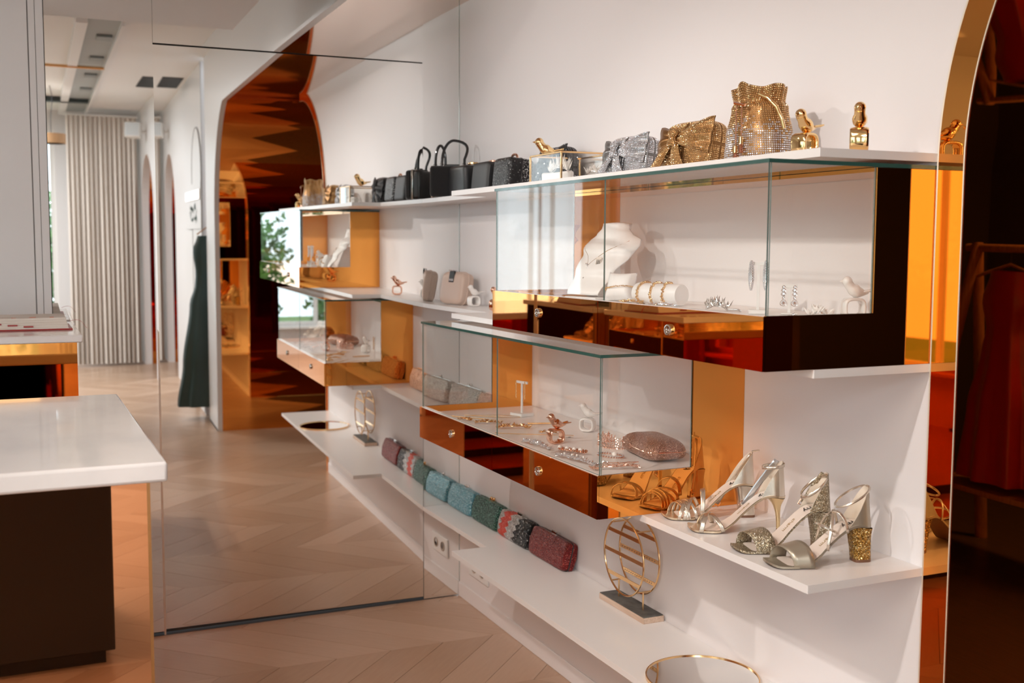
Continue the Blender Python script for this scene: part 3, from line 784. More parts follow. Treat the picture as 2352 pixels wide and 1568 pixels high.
JETS = mat('jet_stone', (.10, .10, .11), .08, .6, coat=1)
GB = 'pleated rhinestone bow clutches on the top shelf'
bow_clutch('black rhinestone bow clutch behind the gold-framed glass box', (1.000, -.062, Z1), 0, .190, .072, .128, MBLK, JETS, .0022, rad(4), GB)
bow_clutch('silver rhinestone bow clutch between the glass box and the gold bow clutch', (1.548, -.118, Z1), rad(6), .195, .080, .112, MSIL, CRYSTAL, .0021, rad(8), GB)
bow_clutch('gold rhinestone bow clutch beside the gold bucket bag', (1.845, -.120, Z1), rad(6), .205, .085, .122, MGOLD, GOLDCR, .0021, rad(8), GB)

# gold-to-silver rhinestone bucket bag
t = thing('bucket_bag', 'gold to silver rhinestone bucket bag with chain tassels on the top shelf', 'handbag', (2.165, -.158, Z1), rad(10))
BH = .160
def bag(u, v):
    a = 2*pi*u
    r = smooth_interp([(0, .070), (.06, .079), (.35, .076), (.72, .064), (.80, .057), (1, .061)], v)
    k = sm((v-.66)/.3)
    r *= 1+k*.055*cos(6*a+.6)+k*.035*cos(11*a)+sm((v-.5)/.3)*.02*cos(14*a)
    z = BH*v+k*.0035*cos(5*a+1.2)+.010*k*math.exp(-((a-4.55)/.22)**2)
    return (r*cos(a)*1.02, r*sin(a)*.82, z+.002)
MB().grid(bag, 60, 30, cu=True).build('pouch', MGOLD, t, ang=80)
MB().lathe([(0, .001), (.068, .001), (.068, .004), (0, .004)], 24).build('bottom', MGOLD, t)
rr = .0022
nu, nv = 104, 36
random.seed(3)
up = {(i, j): random.random() for i in range(nu) for j in range(nv)}
def is_silver(u, v):
    q = up[(min(nu-1, int(u*nu)), min(nv-1, int(v*nv)))]
    return q < 1.0-sm((v-.26)/.42)*1.0-.10
gems_on(bag, rr, t, GOLDCR, 'gold_rhinestones', False, lambda u, v: is_silver(u, v))
gems_on(bag, rr, t, CRYSTAL, 'silver_rhinestones', False, lambda u, v: not is_silver(u, v))
tx, ty = .010, -.066
for k, (dx, ln) in enumerate(((-.012, .088), (.004, .070))):
    c = MB()
    for i in range(int(ln/.004)):
        c.ball((tx+dx, ty-.004-.006*(1-i/22)*0, .122-i*.004), (.0016, .0016, .0026), 6, 4)
    c.build('chain', ROSE, t)
    z0 = .122-ln
    MB().lathe([(0, z0), (.0045, z0), (.005, z0-.002), (.005, z0-.014), (.0055, z0-.016), (0, z0-.016)], 12, (tx+dx, ty-.005, 0)).build('tassel_cap', GOLD, t)
    q = MB()
    for i in range(9):
        a = 2*pi*i/9
        q.tube([(tx+dx+.003*cos(a), ty-.005+.003*sin(a), z0-.015), (tx+dx+.0045*cos(a), ty-.005+.0045*sin(a), max(.004, z0-.034))], .0011, 4)
    q.build('tassel', ROSE, t)['kind'] = 'stuff'
MB().tube([(tx-.018, ty-.004, .126), (tx+.014, ty-.006, .118)], .0032, 8).build('toggle_bar', ROSE, t)
for x, z in ((.034, .128), (-.010, .126)):
    MB().tube([(x+.0055*cos(2*pi*i/14), -.052-.010*(x < 0), z+.0055*sin(2*pi*i/14)) for i in range(14)], .0012, 6, closed=True).build('eyelet', GOLD, t)
MB().tube([(.040, -.046, .142), (.060, -.040, .132), (.077, -.032, .112), (.086, -.024, .085), (.089, -.020, .066)], .0042, 10).build('handle', GOLD, t)

# ================================================================== bird napkin rings
def bird_ring(label, loc, rz, m, sc=1, lying=False, group=None, ring=True, pedestal=False):
    t = thing('bird_napkin_ring' if ring else 'bird_figurine', label, 'figurine', loc, rz, group)
    z0 = 0
    if ring:
        hw, hh, th, dp = .0225*sc, .0205*sc, .0055*sc, .032*sc
        def sq(a, s): 
            c, d = cos(a), sin(a); e = .62
            return (hw*s*math.copysign(abs(c)**e, c), hh*s*math.copysign(abs(d)**e, d))
        b = MB(); n = 32; M_ = 10
        def g(u, v):
            a = 2*pi*u; q = 2*pi*v
            s = 1-(th/hw)*(.5-.5*cos(q)) if False else 1
            k = .5+.5*math.copysign(abs(cos(q))**.6, cos(q))       # 1 outside, 0 inside
            o = sq(a, 1); i = (o[0]*(1-th/hw*1.25), o[1]*(1-th/hh*1.25))
            y = dp/2*math.copysign(abs(sin(q))**.6, sin(q))
            return (lerp(i[0], o[0], k), y, hh+lerp(i[1], o[1], k))
        b.grid(g, n, M_, cu=True, cv=True)
        b.build('ring', m, t, ang=80); z0 = 2*hh-.001
    s = sc
    b = MB()
    def spine(k):  # body from tail (0) to head (1), bird faces -x
        return (lerp(.030, -.013, k)*s, 0, z0+interp([(0, .010), (.25, .010), (.55, .012), (.8, .019), (1, .030)], k)*s)
    pts = [spine(i/14) for i in range(15)]
    rr_ = [interp([(0, .002), (.15, .0045), (.35, .009), (.55, .0128), (.72, .0125), (.86, .0095), (1, .0095)], i/14)*s for i in range(15)]
    b.tube(pts, rr_, 14, cap=True); b.ball((-.0135*s, 0, z0+.0325*s), .0100*s, 14, 10)
    b.build('bird', m, t, ang=80)
    MB().lathe([(.0036*s, 0), (.0018*s, .004*s), (0, .0085*s)], 8, (-.0215*s, 0, z0+.0325*s), Matrix.Rotation(-pi/2, 4, 'Y')).build('beak', m, t)
    MB().grid(lambda u, v: ((.016+.026*u)*s, (v-.5)*(.012+.010*u)*s, z0+(.011+.004*u+.003*(2*v-1)**2)*s), 6, 6).build('tail', m, t, ang=80, solid=.0025*s)
    return t
GBD = 'gold bird napkin rings on the top shelf'
bird_ring('gold bird napkin ring right beside the gold bucket bag', (2.368, -.198, Z1), rad(106), GOLD, 1.12, group=GBD)
bird_ring('gold bird napkin ring standing alone at the right end of the top shelf', (2.496, -.172, Z1), rad(138), GOLD, 1.12, group=GBD)
bird_ring('rose gold bird napkin ring inside the lower glass case', (1.392, -.262, ZL), rad(90), ROSE, 1.05)
bird_ring('white porcelain bird napkin ring inside the lower glass case', (1.250, -.082, ZL), rad(42), PORC, 1.05)
bird_ring('white porcelain bird napkin ring at the right end inside the upper glass case', (2.385, -.075, ZU), rad(70), PORC, 1.05)
bird_ring('rose gold bird napkin ring on the second shelf, seen in the mirror', (.600, -.100, Z2), rad(110), ROSE, 1.05)
o = bird_ring('white porcelain bird napkin ring lying beside the beige clutches', (.300, -.062, Z2), rad(100), PORC, 1.0)

# gold-framed glass box with hair ornaments, a gold bird on its rim
bx0, bx1, by0, by1, bz1 = 1.085, 1.293, -.200, -.030, .088
t = thing('glass_box', 'glass box with gold frame edges holding white hair ornaments', 'glass box', (0, 0, Z1))
fr = MB(); r_ = .0026
for x in (bx0, bx1):
    for y in (by0, by1): fr.box(x-r_, x+r_, y-r_, y+r_, 0, bz1)
for z in (.0026, bz1):
    for y in (by0, by1): fr.box(bx0, bx1, y-r_, y+r_, z-r_, z+r_)
    for x in (bx0, bx1): fr.box(x-r_, x+r_, by0, by1, z-r_, z+r_)
fr.build('frame', BRASS, t, bevel=.0008)
for y in (by0, by1): MB().box(bx0+r_, bx1-r_, y-.001, y+.001, .005, bz1-r_).build('pane', PANE, t, smooth=False)
for x in (bx0, bx1): MB().box(x-.001, x+.001, by0+r_, by1-r_, .005, bz1-r_).build('pane', PANE, t, smooth=False)
MB().box(bx0+r_, bx1-r_, by0+r_, by1-r_, .001, .003).build('mirror_bottom', MIRROR, t, smooth=False)
bird_ring('gold bird figurine sitting on the rim of the gold-framed glass box', (1.085, -.150, Z1+bz1+.0026), rad(64), GOLD, 1.35, ring=False)
def pillow(label, loc, rz, w, h, d, m, name='cushion', lean=0, group=None):
    f = lambda u, v, s: ((u-.5)*w*(1-.10*(1-(2*v-1)**2)), s*d/2*(max(0, (1-(2*u-1)**4)*(1-(2*v-1)**4)))**.45, v*h+.0*u+(.10*h)*((2*u-1)**2-.0)*(2*v-1)*.8)
    b = MB().grid(lambda u, v: f(u, v, -1), 14, 14).grid(lambda u, v: f(u, v, 1), 14, 14, flip=True)
    zmin = min(p[2] for p in b.v)
    b.v = [(p[0], p[1], p[2]-zmin) for p in b.v]
    o = b.build(name, m, None, ang=80); o.location = loc; o.rotation_euler = (-lean, 0, rz)
    return o
o = pillow('', (1.19, -.16, Z1+.004), rad(8), .150, .030, .05, LEATH); tag(o, 'small white cushion at the bottom of the gold-framed glass box', 'cushion')
def leaf_sprig(name, label, loc, rz, n, m, span, hgt, stem_m, cat='hair ornament', r=.006, seed=1, flat=0, group=None, pearls=0):
    """hair ornament: wire stem with small leaves and stones"""
    random.seed(seed)
    t = thing(name, label, cat, loc, rz, group)
    pts = [(span*(i/12-.5), .35*span*.2*sin(i*.8), .003+hgt*.35*sin(pi*i/12)) for i in range(13)]
    MB().tube(pts, .0012, 5).build('stem', stem_m, t)
    b = MB(); pe = MB(); npl = 0
    for i in range(n):
        k = random.random(); x = span*(k-.5); a = random.uniform(-1, 1)*pi*.8
        up_ = (.35+.65*random.random())*hgt*(1-flat)
        base = Vector((x, 0, .003+hgt*.35*sin(pi*k))); tip = base+Vector((.012*sin(a)+random.uniform(-.006, .006), .012*cos(a)*(1+flat), up_))
        mid = (base+tip)/2
        d = (tip-base).normalized(); s = d.orthogonal().normalized()*r*.42
        s = Matrix.Rotation(random.random()*6, 3, d) @ s
        nn = d.cross(s)*.6
        b.add([base, mid+s, tip, mid-s, mid+nn, mid-nn], [(0, 1, 4), (1, 2, 4), (2, 3, 4), (3, 0, 4), (1, 0, 5), (2, 1, 5), (3, 2, 5), (0, 3, 5)])
        if pearls and i % max(1, n//pearls) == 0: pe.ball(tip+Vector((0, 0, .002)), .0034, 10, 6)
    b.build('leaves', m, t, smooth=False)['kind'] = 'stuff'
    if pearls: pe.build('pearls', PEARL, t)['kind'] = 'stuff'
    return t
leaf_sprig('hair_ornament', 'white beaded leaf hair comb standing in the gold-framed glass box', (1.225, -.172, Z1+.030), rad(12), 60, PORC, .085, .042, SILVER, r=.0085, seed=4)
leaf_sprig('hair_ornament', 'small pale beaded hair sprig at the back of the gold-framed glass box', (1.225, -.060, Z1+.030), rad(20), 36, PORC, .050, .022, SILVER, r=.006, seed=5)

# ================================================================== jewellery in the upper glass case
def bust(loc, rz):
    t = thing('necklace_bust', 'white leatherette necklace bust in the upper glass case', 'display bust', loc, rz)
    H = .198
    hw = [(0, .064), (.08, .068), (.3, .078), (.52, .094), (.68, .108), (.75, .100), (.84, .066), (.92, .047), (1, .043)]
    yc = [(0, -.080), (.3, -.052), (.6, -.018), (.8, .012), (1, .022)]
    dep = [(0, .012), (.3, .030), (.55, .050), (.66, .056), (.76, .050), (.85, .040), (1, .040)]
    def f(u, v):                                     # u across (0..1), v up
        s = 2*u-1; a = s*pi/2*lerp(.92, 1.0, sm((v-.6)/.25))
        w = smooth_interp(hw, v); d = smooth_interp(dep, v)
        return (w*sin(a), smooth_interp(yc, v)+d*(1-cos(a)), .012+H*v)
    MB().grid(f, 30, 34).build('front', LEATH, t, ang=80, solid=-.003)
    def nk(u, v):                                     # back of the neck
        k = .76+.24*v; w = smooth_interp(hw, k); d = smooth_interp(dep, k); a = pi*u
        return (w*cos(a), smooth_interp(yc, k)+d+.030*sin(a)*(k-.70)/.3, .012+H*k)
    MB().grid(nk, 20, 8).build('neck_back', LEATH, t, ang=80, solid=.003)
    MB().grid(lambda u, v: (.043*cos(2*pi*u)*v, .062+(-.040*v if sin(2*pi*u) < 0 else .030*v)*abs(sin(2*pi*u)), .012+H+.004*(1-v*v)), 28, 4, cu=True, flip=True).build('neck_top', LEATH, t, ang=80)
    b = MB(); poly = [(.020, .0), (-.030, .0), (.012, .13), (.040, .13)]
    b.prism([(.055, .006), (-.035, .006), (.010, .12), (.046, .12)], -.022, .022, 'yz')
    b.build('rear_leg', LEATH, t, bevel=.003)
    MB().box(-.062, .070, -.085, .07, 0, .007).build('foot_plate', LEATH, t, bevel=.002)
    return t, f
bt, bf = bust((1.452, -.150, ZU), rad(12))
# fine gold necklace laid on the bust
t = thing('necklace', 'fine gold necklace with crystal drop pendant on the white bust', 'necklace', bt.location[:], rad(12))
def onb(u, v, o=.0025):
    p = Vector(bf(u, v)); s = 2*u-1; a = s*pi/2*.95
    return p+Vector((sin(a), -cos(a), .25)).normalized()*o
pts = []
for i in range(33):
    k = i/32; s = abs(2*k-1); v = lerp(.40, .80, s**1.1); u = .46+(k-.5)*.86*(.35+.65*s)
    pts.append(onb(max(.02, min(.98, u)), v))
MB().tube(pts, .0011, 5).build('chain', BRASS, t)
c = MB(); p0 = onb(.46, .40)
for i in range(6):
    c.gem(p0+Vector((random.uniform(-.007, .007), -.002, random.uniform(-.006, .008))), (0, -1, .3), .003, .8)
for i in range(5): c.gem(p0+Vector((-.002*i*.3, -.004-.001*i, -.008-i*.0045)), (0, -1, .2), .0016, .8)
c.gem(p0+Vector((-.002, -.010, -.034)), (0, -1, .2), .0045, .9)
c.build('pendant', CRYSTAL, t, smooth=False)
tg = MB().box(-.009, .009, -.0004, .0004, -.015, .015).build('price_tag', PAPER, t, smooth=False, loc=onb(.60, .45, .005), rot=(rad(-18), 0, rad(14)))
q = MB()
for i in range(5): q.box(-.006+i*.0028, -.0045+i*.0028, -.0008, -.0004, -.009, .008-.003*(i % 2))
q.build('barcode', INK, tg, smooth=False)
# bracelet cushion and bracelet roll
o = pillow('', (1.640, -.205, ZU), rad(34), .082, .072, .05, LEATH, 'bracelet_cushion', rad(22))
tag(o, 'small white bracelet cushion between the bust and the bracelet roll', 'cushion')
def chain_ring(name, label, loc, rx_, rz_, m, axis_rot, thick=.0026, n=46, group=None, wob=.4, arc_=(0, 2*pi), mat2=None):
    b = MB()
    for i in range(n):
        a = lerp(arc_[0], arc_[1], i/n); w = (random.random()-.5)*thick*wob*2
        p = Vector((rx_*cos(a), w, rz_*sin(a)))
        b.ball(p, thick*random.uniform(.8, 1.15), 6, 4)
        b.gem(p+Vector((cos(a), 0, sin(a)))*thick*.7, Vector((cos(a), random.uniform(-.5, .5), sin(a))).normalized(), thick*.85, .8, mi=1)
    o = b.build(name, [m, mat2 or GOLDCR], None); o.location = loc; o.rotation_euler = axis_rot
    return tag(o, label, 'bracelet', group)
chain_ring('bracelet', 'gold crystal bracelet around the small white cushion', (1.640, -.202, ZU+.036), .040, .020, BRASS, (rad(72), rad(-6), rad(34)), .0022, 52)
RL = .150
rc, ra = Vector((1.800, -.178, ZU+.0270)), rad(14)
rv = Vector((cos(ra), sin(ra), 0))
t = thing('bracelet_roll', 'white leatherette roll carrying three gold bracelets', 'bracelet stand', rc, ra)
MB().lathe([(0, -RL/2), (.0255, -RL/2), (.0268, -RL/2+.002), (.0268, -.001), (.0262, 0), (.0268, .001), (.0268, RL/2-.002), (.0255, RL/2), (0, RL/2)], 36, M=Matrix.Rotation(pi/2, 4, 'Y')).build('roll', LEATH, t, ang=50)
for k, off in enumerate((-.048, -.006, .030)):
    chain_ring('bracelet', ['gold crystal bracelet at the left end of the white roll', 'gold crystal bracelet in the middle of the white roll', 'gold crystal bracelet at the right of the white roll'][k],
               rc+rv*off, .0288, .0288, BRASS, (0, 0, ra+pi/2+rad(10*(k-1))), .0030, 44, 'gold bracelets on the white roll', .9)

def t_stand(label, loc, rz, h, bar, base=(.030, .022), hb=.008):
    t = thing('earring_stand', label, 'earring stand', loc, rz)
    MB().box(-base[0], base[0], -base[1], base[1], 0, hb).build('base', WPLAST, t, bevel=.0012)
    MB().box(-.0032, .0032, -.0025, .0025, hb, h).build('post', WPLAST, t, bevel=.0006)
    MB().box(-bar, bar, -.0030, .0030, h-.006, h+.002).build('crossbar', WPLAST, t, bevel=.0006); return t
t_stand('tall white earring stand with pave leaf earrings in the upper glass case', (2.190, -.170, ZU), rad(55), .112, .021, (.020, .018), .009)
def pave_earring(label, loc, rz):
    b = MB(); f = lambda u, v: ((.0058*sin(pi*min(.999, v))**.5)*cos(2*pi*u), .0035*sin(2*pi*u)+.006*sin(pi*v)-.003, -.066*v+.006)
    b.grid(f, 10, 16, cu=True)
    for j in range(24):
        for i in range(10):
            u, v = (i+.5*(j % 2))/10, (j+.5)/24; p = Vector(f(u, v)); n = Vector((cos(2*pi*u), sin(2*pi*u), 0)); b.gem(p, n, .0016, .8, mi=1)
    o = b.build('earring', [SILVER, CRYSTAL], None); o.location = loc; o.rotation_euler[2] = rz
    return tag(o, label, 'earring', 'pave leaf earrings on the tall stand')
c_, s_ = cos(rad(55)), sin(rad(55))
for k, d in enumerate((-.0155, .0155)):
    pave_earring(['left pave leaf earring on the tall white stand', 'right pave leaf earring on the tall white stand, by the case corner'][k], (2.190+d*c_+.005*s_, -.170+d*s_-.005*c_, ZU+.111), rad(55))
t_stand('short white earring stand with teardrop crystal earrings', (2.232, -.118, ZU), rad(55), .064, .0165, (.018, .012), .003)
def drop_earring(label, loc, rz):
    b = MB(); z = 0
    for i, (w, hgt) in enumerate(((.0030, .005), (.0045, .007), (.0050, .008), (.0025, .007), (.0068, .014))):
        cz = z-hgt/2
        ringp = [(w*sin(2*pi*k/14)*(1-.35*cos(2*pi*k/14)), 0, cz+hgt/2*cos(2*pi*k/14)) for k in range(14)]
        b.tube(ringp, .0008, 5, closed=True)
        b.gem((0, -.0006, cz), (0, -1, 0), w*.72, .7, 8, 1); z -= hgt+.0008
    o = b.build('earring', [SILVER, CRYSTAL], None); o.location = loc; o.rotation_euler[2] = rz
    return tag(o, label, 'earring', 'teardrop crystal earrings on the short stand')
for k, d in enumerate((-.0125, .0110)):
    drop_earring(['left teardrop crystal earring on the short white stand', 'right teardrop crystal earring on the short white stand'][k], (2.232+d*c_+.0052*s_, -.118+d*s_-.0052*c_, ZU+.0625), rad(55))
leaf_sprig('hair_ornament', 'silver leaf hair comb lying at the front of the upper glass case', (2.085, -.205, ZU), rad(10), 60, SILVER, .070, .026, SILVER, r=.007, seed=9)
leaf_sprig('hair_ornament', 'pearly beaded hair piece lying in front of the bracelet roll', (1.735, -.222, ZU), rad(8), 46, GOLDCR, .075, .012, BRASS, r=.005, seed=10, flat=.4)
leaf_sprig('hair_ornament', 'silver crystal strand lying at the right of the bracelet roll', (1.872, -.222, ZU), rad(20), 46, CRYSTAL, .075, .010, SILVER, r=.005, seed=11, flat=.5)
leaf_sprig('hair_ornament', 'white porcelain flower ornament at the right end of the upper glass case', (2.352, -.135, ZU), rad(50), 40, PORC, .040, .022, SILVER, r=.010, seed=12)
def strand(name, label, pts, m, r=.0016, stones=None, cat='bracelet', step=1, group=None):
    b = MB()
    for i, p in enumerate(pts):
        b.ball(p, r, 6, 4)
        if stones and i % step == 0: b.gem(Vector(p)+Vector((0, 0, r*.6)), (0, 0, 1), r*1.05, .7, mi=1)
    o = b.build(name, [m, stones or m], None); return tag(o, label, cat, group)
strand('bracelet', 'silver crystal tennis bracelet behind the silver leaf comb', [(2.045+.070*i/26, -.150+.012*sin(i*.16), ZU+.0016) for i in range(27)], SILVER, .0018, CRYSTAL)
strand('earring', 'single silver stud lying near the right end of the upper glass case', [(2.285, -.150, ZU+.002), (2.287, -.148, ZU+.004)], SILVER, .0025, CRYSTAL, 'earring')

# ================================================================== jewellery in the lower glass case; x and y positions scaled about the camera
t_stand('white earring stand with gold chain earrings in the lower glass case', (0.886, -0.132, ZL), rad(14), .113, .028, (.030, .026), .010)
for k, d in enumerate((-.024, .020)):
    random.seed(30+k)
    strand('earring', ['left gold chain earring on the stand in the lower case', 'right gold chain earring on the stand in the lower case'][k],
           [(.886+d+.002*sin(i*1.9), -.132-.0045+d*.25, ZL+.112-i*.0030) for i in range(19)], BRASS, .0019, GOLDCR, 'earring', 2, 'gold chain earrings on the white stand')
def path_strand(name, label, ctrl, m, r, stones=None, n=60, cat='necklace', dense=None):
    P_ = []
    for i in range(n):
        k = i/(n-1)*(len(ctrl)-1); a = min(len(ctrl)-2, int(k)); f = k-a
        p0, p1, p2, p3 = (Vector(ctrl[max(0, min(len(ctrl)-1, a+q))]) for q in (-1, 0, 1, 2))
        P_.append(.5*((2*p1)+(p2-p0)*f+(2*p0-5*p1+4*p2-p3)*f*f+(3*p1-p0-3*p2+p3)*f**3))
    t = thing(name, label, cat, (0, 0, 0))
    MB().tube([(p.x, p.y, ZL+r*.7) for p in P_], r*.55, 5).build('chain', m, t)
    b = MB()
    for i, p in enumerate(P_):
        k = i/(n-1)
        if dense and not (dense[0] <= k <= dense[1]): continue
        for q in range(2):
            w = Vector((random.uniform(-1, 1), random.uniform(-1, 1), 0))*r*1.6
            b.ball((p.x+w.x, p.y+w.y, ZL+r), r*random.uniform(.7, 1.1), 6, 4)
    b.build('beads', stones or m, t)['kind'] = 'stuff'; return t
random.seed(21)
path_strand('necklace', 'gold necklace with bead cluster lying nearest the left end of the lower case', [(0.813, -0.305), (0.850, -0.269), (0.886, -0.228), (0.922, -0.180), (0.917, -0.152), (0.881, -0.170), (0.844, -0.225), (0.818, -0.287)], BRASS, .0014, GOLDCR, 90, dense=(0, .32))
path_strand('necklace', 'gold beaded chain lying along the front edge of the lower case', [(0.813, -0.352), (0.850, -0.332), (0.891, -0.297), (0.927, -0.269), (0.974, -0.238)], BRASS, .0016, GOLDCR, 60, dense=(0, .75))
path_strand('necklace', 'long fine gold necklace lying across the middle of the lower case', [(1.171, -0.352), (1.202, -0.313), (1.243, -0.251), (1.290, -0.170), (1.297, -0.160), (1.248, -0.235), (1.209, -0.297), (1.184, -0.339)], BRASS, .0013, GOLDCR, 100, dense=(.0, .2))
leaf_sprig('hair_ornament', 'gold twig hair pin lying behind the left drawer of the lower case', (1.005, -0.305, ZL), rad(62), 44, BRASS, .085, .014, BRASS, r=.006, seed=14, flat=.4)
leaf_sprig('hair_ornament', 'gold fan-shaped comb lying at the front edge of the lower case', (0.917, -0.346, ZL), rad(40), 36, BRASS, .045, .012, BRASS, r=.006, seed=15, flat=.5)
leaf_sprig('hair_ornament', 'gold leaf hair comb lying left of the rose gold bird ring', (1.119, -0.269, ZL), rad(66), 70, BRASS, .100, .018, BRASS, r=.007, seed=16, flat=.4)
t = thing('hair_ornament', 'gold double-row hair comb lying behind the rose gold bird ring', 'hair ornament', (1.077, -0.152, ZL), rad(68))
for q in (-.006, .006):
    b = MB()
    for i in range(26):
        k = i/25; b.ball((.085*(k-.5), q*(.4+.6*(1-k))+.012*k*k, .003), .0024, 6, 4)
    b.build('bead_row', BRASS, t)
leaf_sprig('hair_ornament', 'small gold sprig lying behind the rose gold bird ring', (1.243, -0.211, ZL), rad(50), 26, BRASS, .060, .010, BRASS, r=.005, seed=17, flat=.4)
leaf_sprig('hair_ornament', 'silver crystal hair piece lying in front of the rose gold bird ring', (1.414, -0.339, ZL), rad(6), 80, CRYSTAL, .145, .020, SILVER, r=.0075, seed=18, flat=.5)
leaf_sprig('hair_ornament', 'silver crystal vine lying at the front of the lower case, right drawer', (1.650, -0.340, ZL), rad(10), 100, CRYSTAL, .155, .020, SILVER, r=.0075, seed=19, flat=.5, pearls=5)
t = thing('hair_comb', 'clear comb with pearl blossoms lying behind the crystal vine', 'hair comb', (1.549, -0.294, ZL), rad(28))
b = MB(); b.box(-.040, .040, -.003, .003, .003, .006)
for i in range(14): b.box(-.038+i*.0056, -.0360+i*.0056, -.040, -.003, .003, .0055)
b.build('comb_teeth', pane_mat('clear_plastic', (.9, .9, .9), .12), t, smooth=False)
b = MB(); p_ = MB(); random.seed(23)
for x in (-.034, -.010, .014, .034):
    p_.ball((x-.008, .006, .012), .0062, 12, 8)
    for k in range(9):
        a = 2*pi*k/9; b.gem((x+.009*cos(a), .008+.008*sin(a), .008), (cos(a), sin(a), 1), .0036, 1)
p_.build('pearls', PEARL, t)['kind'] = 'stuff'; b.build('blossoms', ROSE, t, smooth=False)['kind'] = 'stuff'
def price_tag(label, loc, rz, w=.024, h=.012):
    t = thing('price_tag', label, 'price tag', loc, rz)
    MB().box(-w/2, w/2, -h/2, h/2, 0, .0006).build('card', PAPER, t, smooth=False)
    b = MB()
    for i in range(4): b.box(-.004, .004, -.004+i*.0022, -.003+i*.0022, .0006, .0008)
    b.build('print', INK, t, smooth=False)
price_tag('small white price tag lying by the pearl comb', (1.482, -0.325, ZL), rad(24))
price_tag('small white price tag lying behind the rose gold bird ring', (1.321, -0.180, ZL), rad(55), .020, .010)
# rose crystal tiara
t = thing('tiara', 'rose gold crystal tiara standing left of the rose glitter clutch', 'tiara', (1.507, -0.152, ZL), rad(12))
b = MB(); w_ = MB(); random.seed(24)
for i in range(41):
    a = pi*(1.08-1.16*i/40); x, y = .062*cos(a), .045-.065*sin(a)
    h = .022+.012*sin(pi*i/40)+.006*abs(sin(i*.9))
    for k in range(5):
        z = .002+h*k/5
        b.gem((x+random.uniform(-.002, .002), y+random.uniform(-.002, .002), z), (cos(a), -sin(a), .3), .0030, .9)
w_.tube([(.062*cos(pi*(1.08-1.16*i/40)), .045-.065*sin(pi*(1.08-1.16*i/40)), .003) for i in range(41)], .0018, 6)
for i in range(2, 40, 4):
    a = pi*(1.08-1.16*i/40); x, y = .062*cos(a), .045-.065*sin(a)
    w_.tube([(x, y, .003), (x, y, .020+.012*sin(pi*i/40)), (x+.004, y, .030+.012*sin(pi*i/40))], .0012, 5)
w_.build('band', ROSE, t); b.build('crystals', mat('blush_crystal', (.95, .70, .60), .06, .7, coat=1), t, smooth=False)['kind'] = 'stuff'
t = thing('hair_ornament', 'rose gold crystal bracelet-shaped hair ring lying in front of the tiara', 'hair ornament', (1.632, -0.218, ZL), rad(20))
b = MB(); 
for i in range(30):
    a = 2*pi*i/30; b.ball((.040*cos(a), .024*sin(a), .004), .0028, 6, 4); b.gem((.040*cos(a), .024*sin(a), .006), (0, 0, 1), .0028, .8, mi=1)
b.build('crystal_ring', [ROSE, CRYSTAL], t); MB().ball((.004, .010, .007), .0065, 12, 8).build('pearl', PEARL, t)
for k in range(2):
    t = thing('hair_pin', ['long rose gold hair pin lying nearest the rose clutch', 'shorter rose gold hair pin lying towards the case front'][k], 'hair pin', (1.715+.018*k, -0.242-.035*k, ZL), rad(72-6*k), 'rose gold hair pins in the lower case')
    ln = .085-.010*k
    MB().tube([(ln*(i/10-.5), .0035*sin(i*.9)-(.004 if i < 1 else 0), .0016) for i in range(11)]+[(ln*.5+.012, .006, .0016)], .0013, 6).build('wire', ROSE, t)
    b = MB(); 
    for i in range(9): b.gem((-ln*.5+.004+random.uniform(-.006, .012), random.uniform(-.006, .006), .004), (0, 0, 1), .0030, .9)
    b.build('crystals', CRYSTAL, t, smooth=False)['kind'] = 'stuff'
leaf_sprig('hair_ornament', 'rose gold floral vine lying at the front corner of the lower case', (1.785, -0.287, ZL), rad(78), 70, mat('blush_petal', (.90, .62, .50), .12, .7, coat=1), .125, .018, ROSE, r=.0085, seed=26, flat=.5)
# rose glitter clutch lying flat
t = thing('clutch_bag', 'rose glitter clutch lying flat in the lower glass case', 'clutch', (1.661, -0.104, ZL), rad(-9))
f = superq(.225, .120, .056, .62, .42)
for s, nm in ((-1, 'lower_shell'), (1, 'upper_shell')):
    def half(u, v, s=s):
        p = f(u, .5*v if s < 0 else .5+.5*v); x, y, z = p
        if s > 0: k = max(0, (z-.028)/.028); x *= 1-.10*k; y = y*(1-.18*k)+.004*k
        z += s*.0006
        if s > 0 and y < -.012: z += .0007*sin(y*900)*(1 if z > .03 else 0)
        return (x, y, z)
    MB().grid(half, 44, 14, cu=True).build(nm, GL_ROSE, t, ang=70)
MB().tube([(lambda p: (p[0]*1.002, p[1]*1.002, .028))(f(i/48, .5)) for i in range(48)], .0016, 6, closed=True).build('frame', ROSE, t)
MB().box(-.045, -.012, -.0635, -.058, .018, .036).build('clasp', GL_ROSE, t, bevel=.0012)

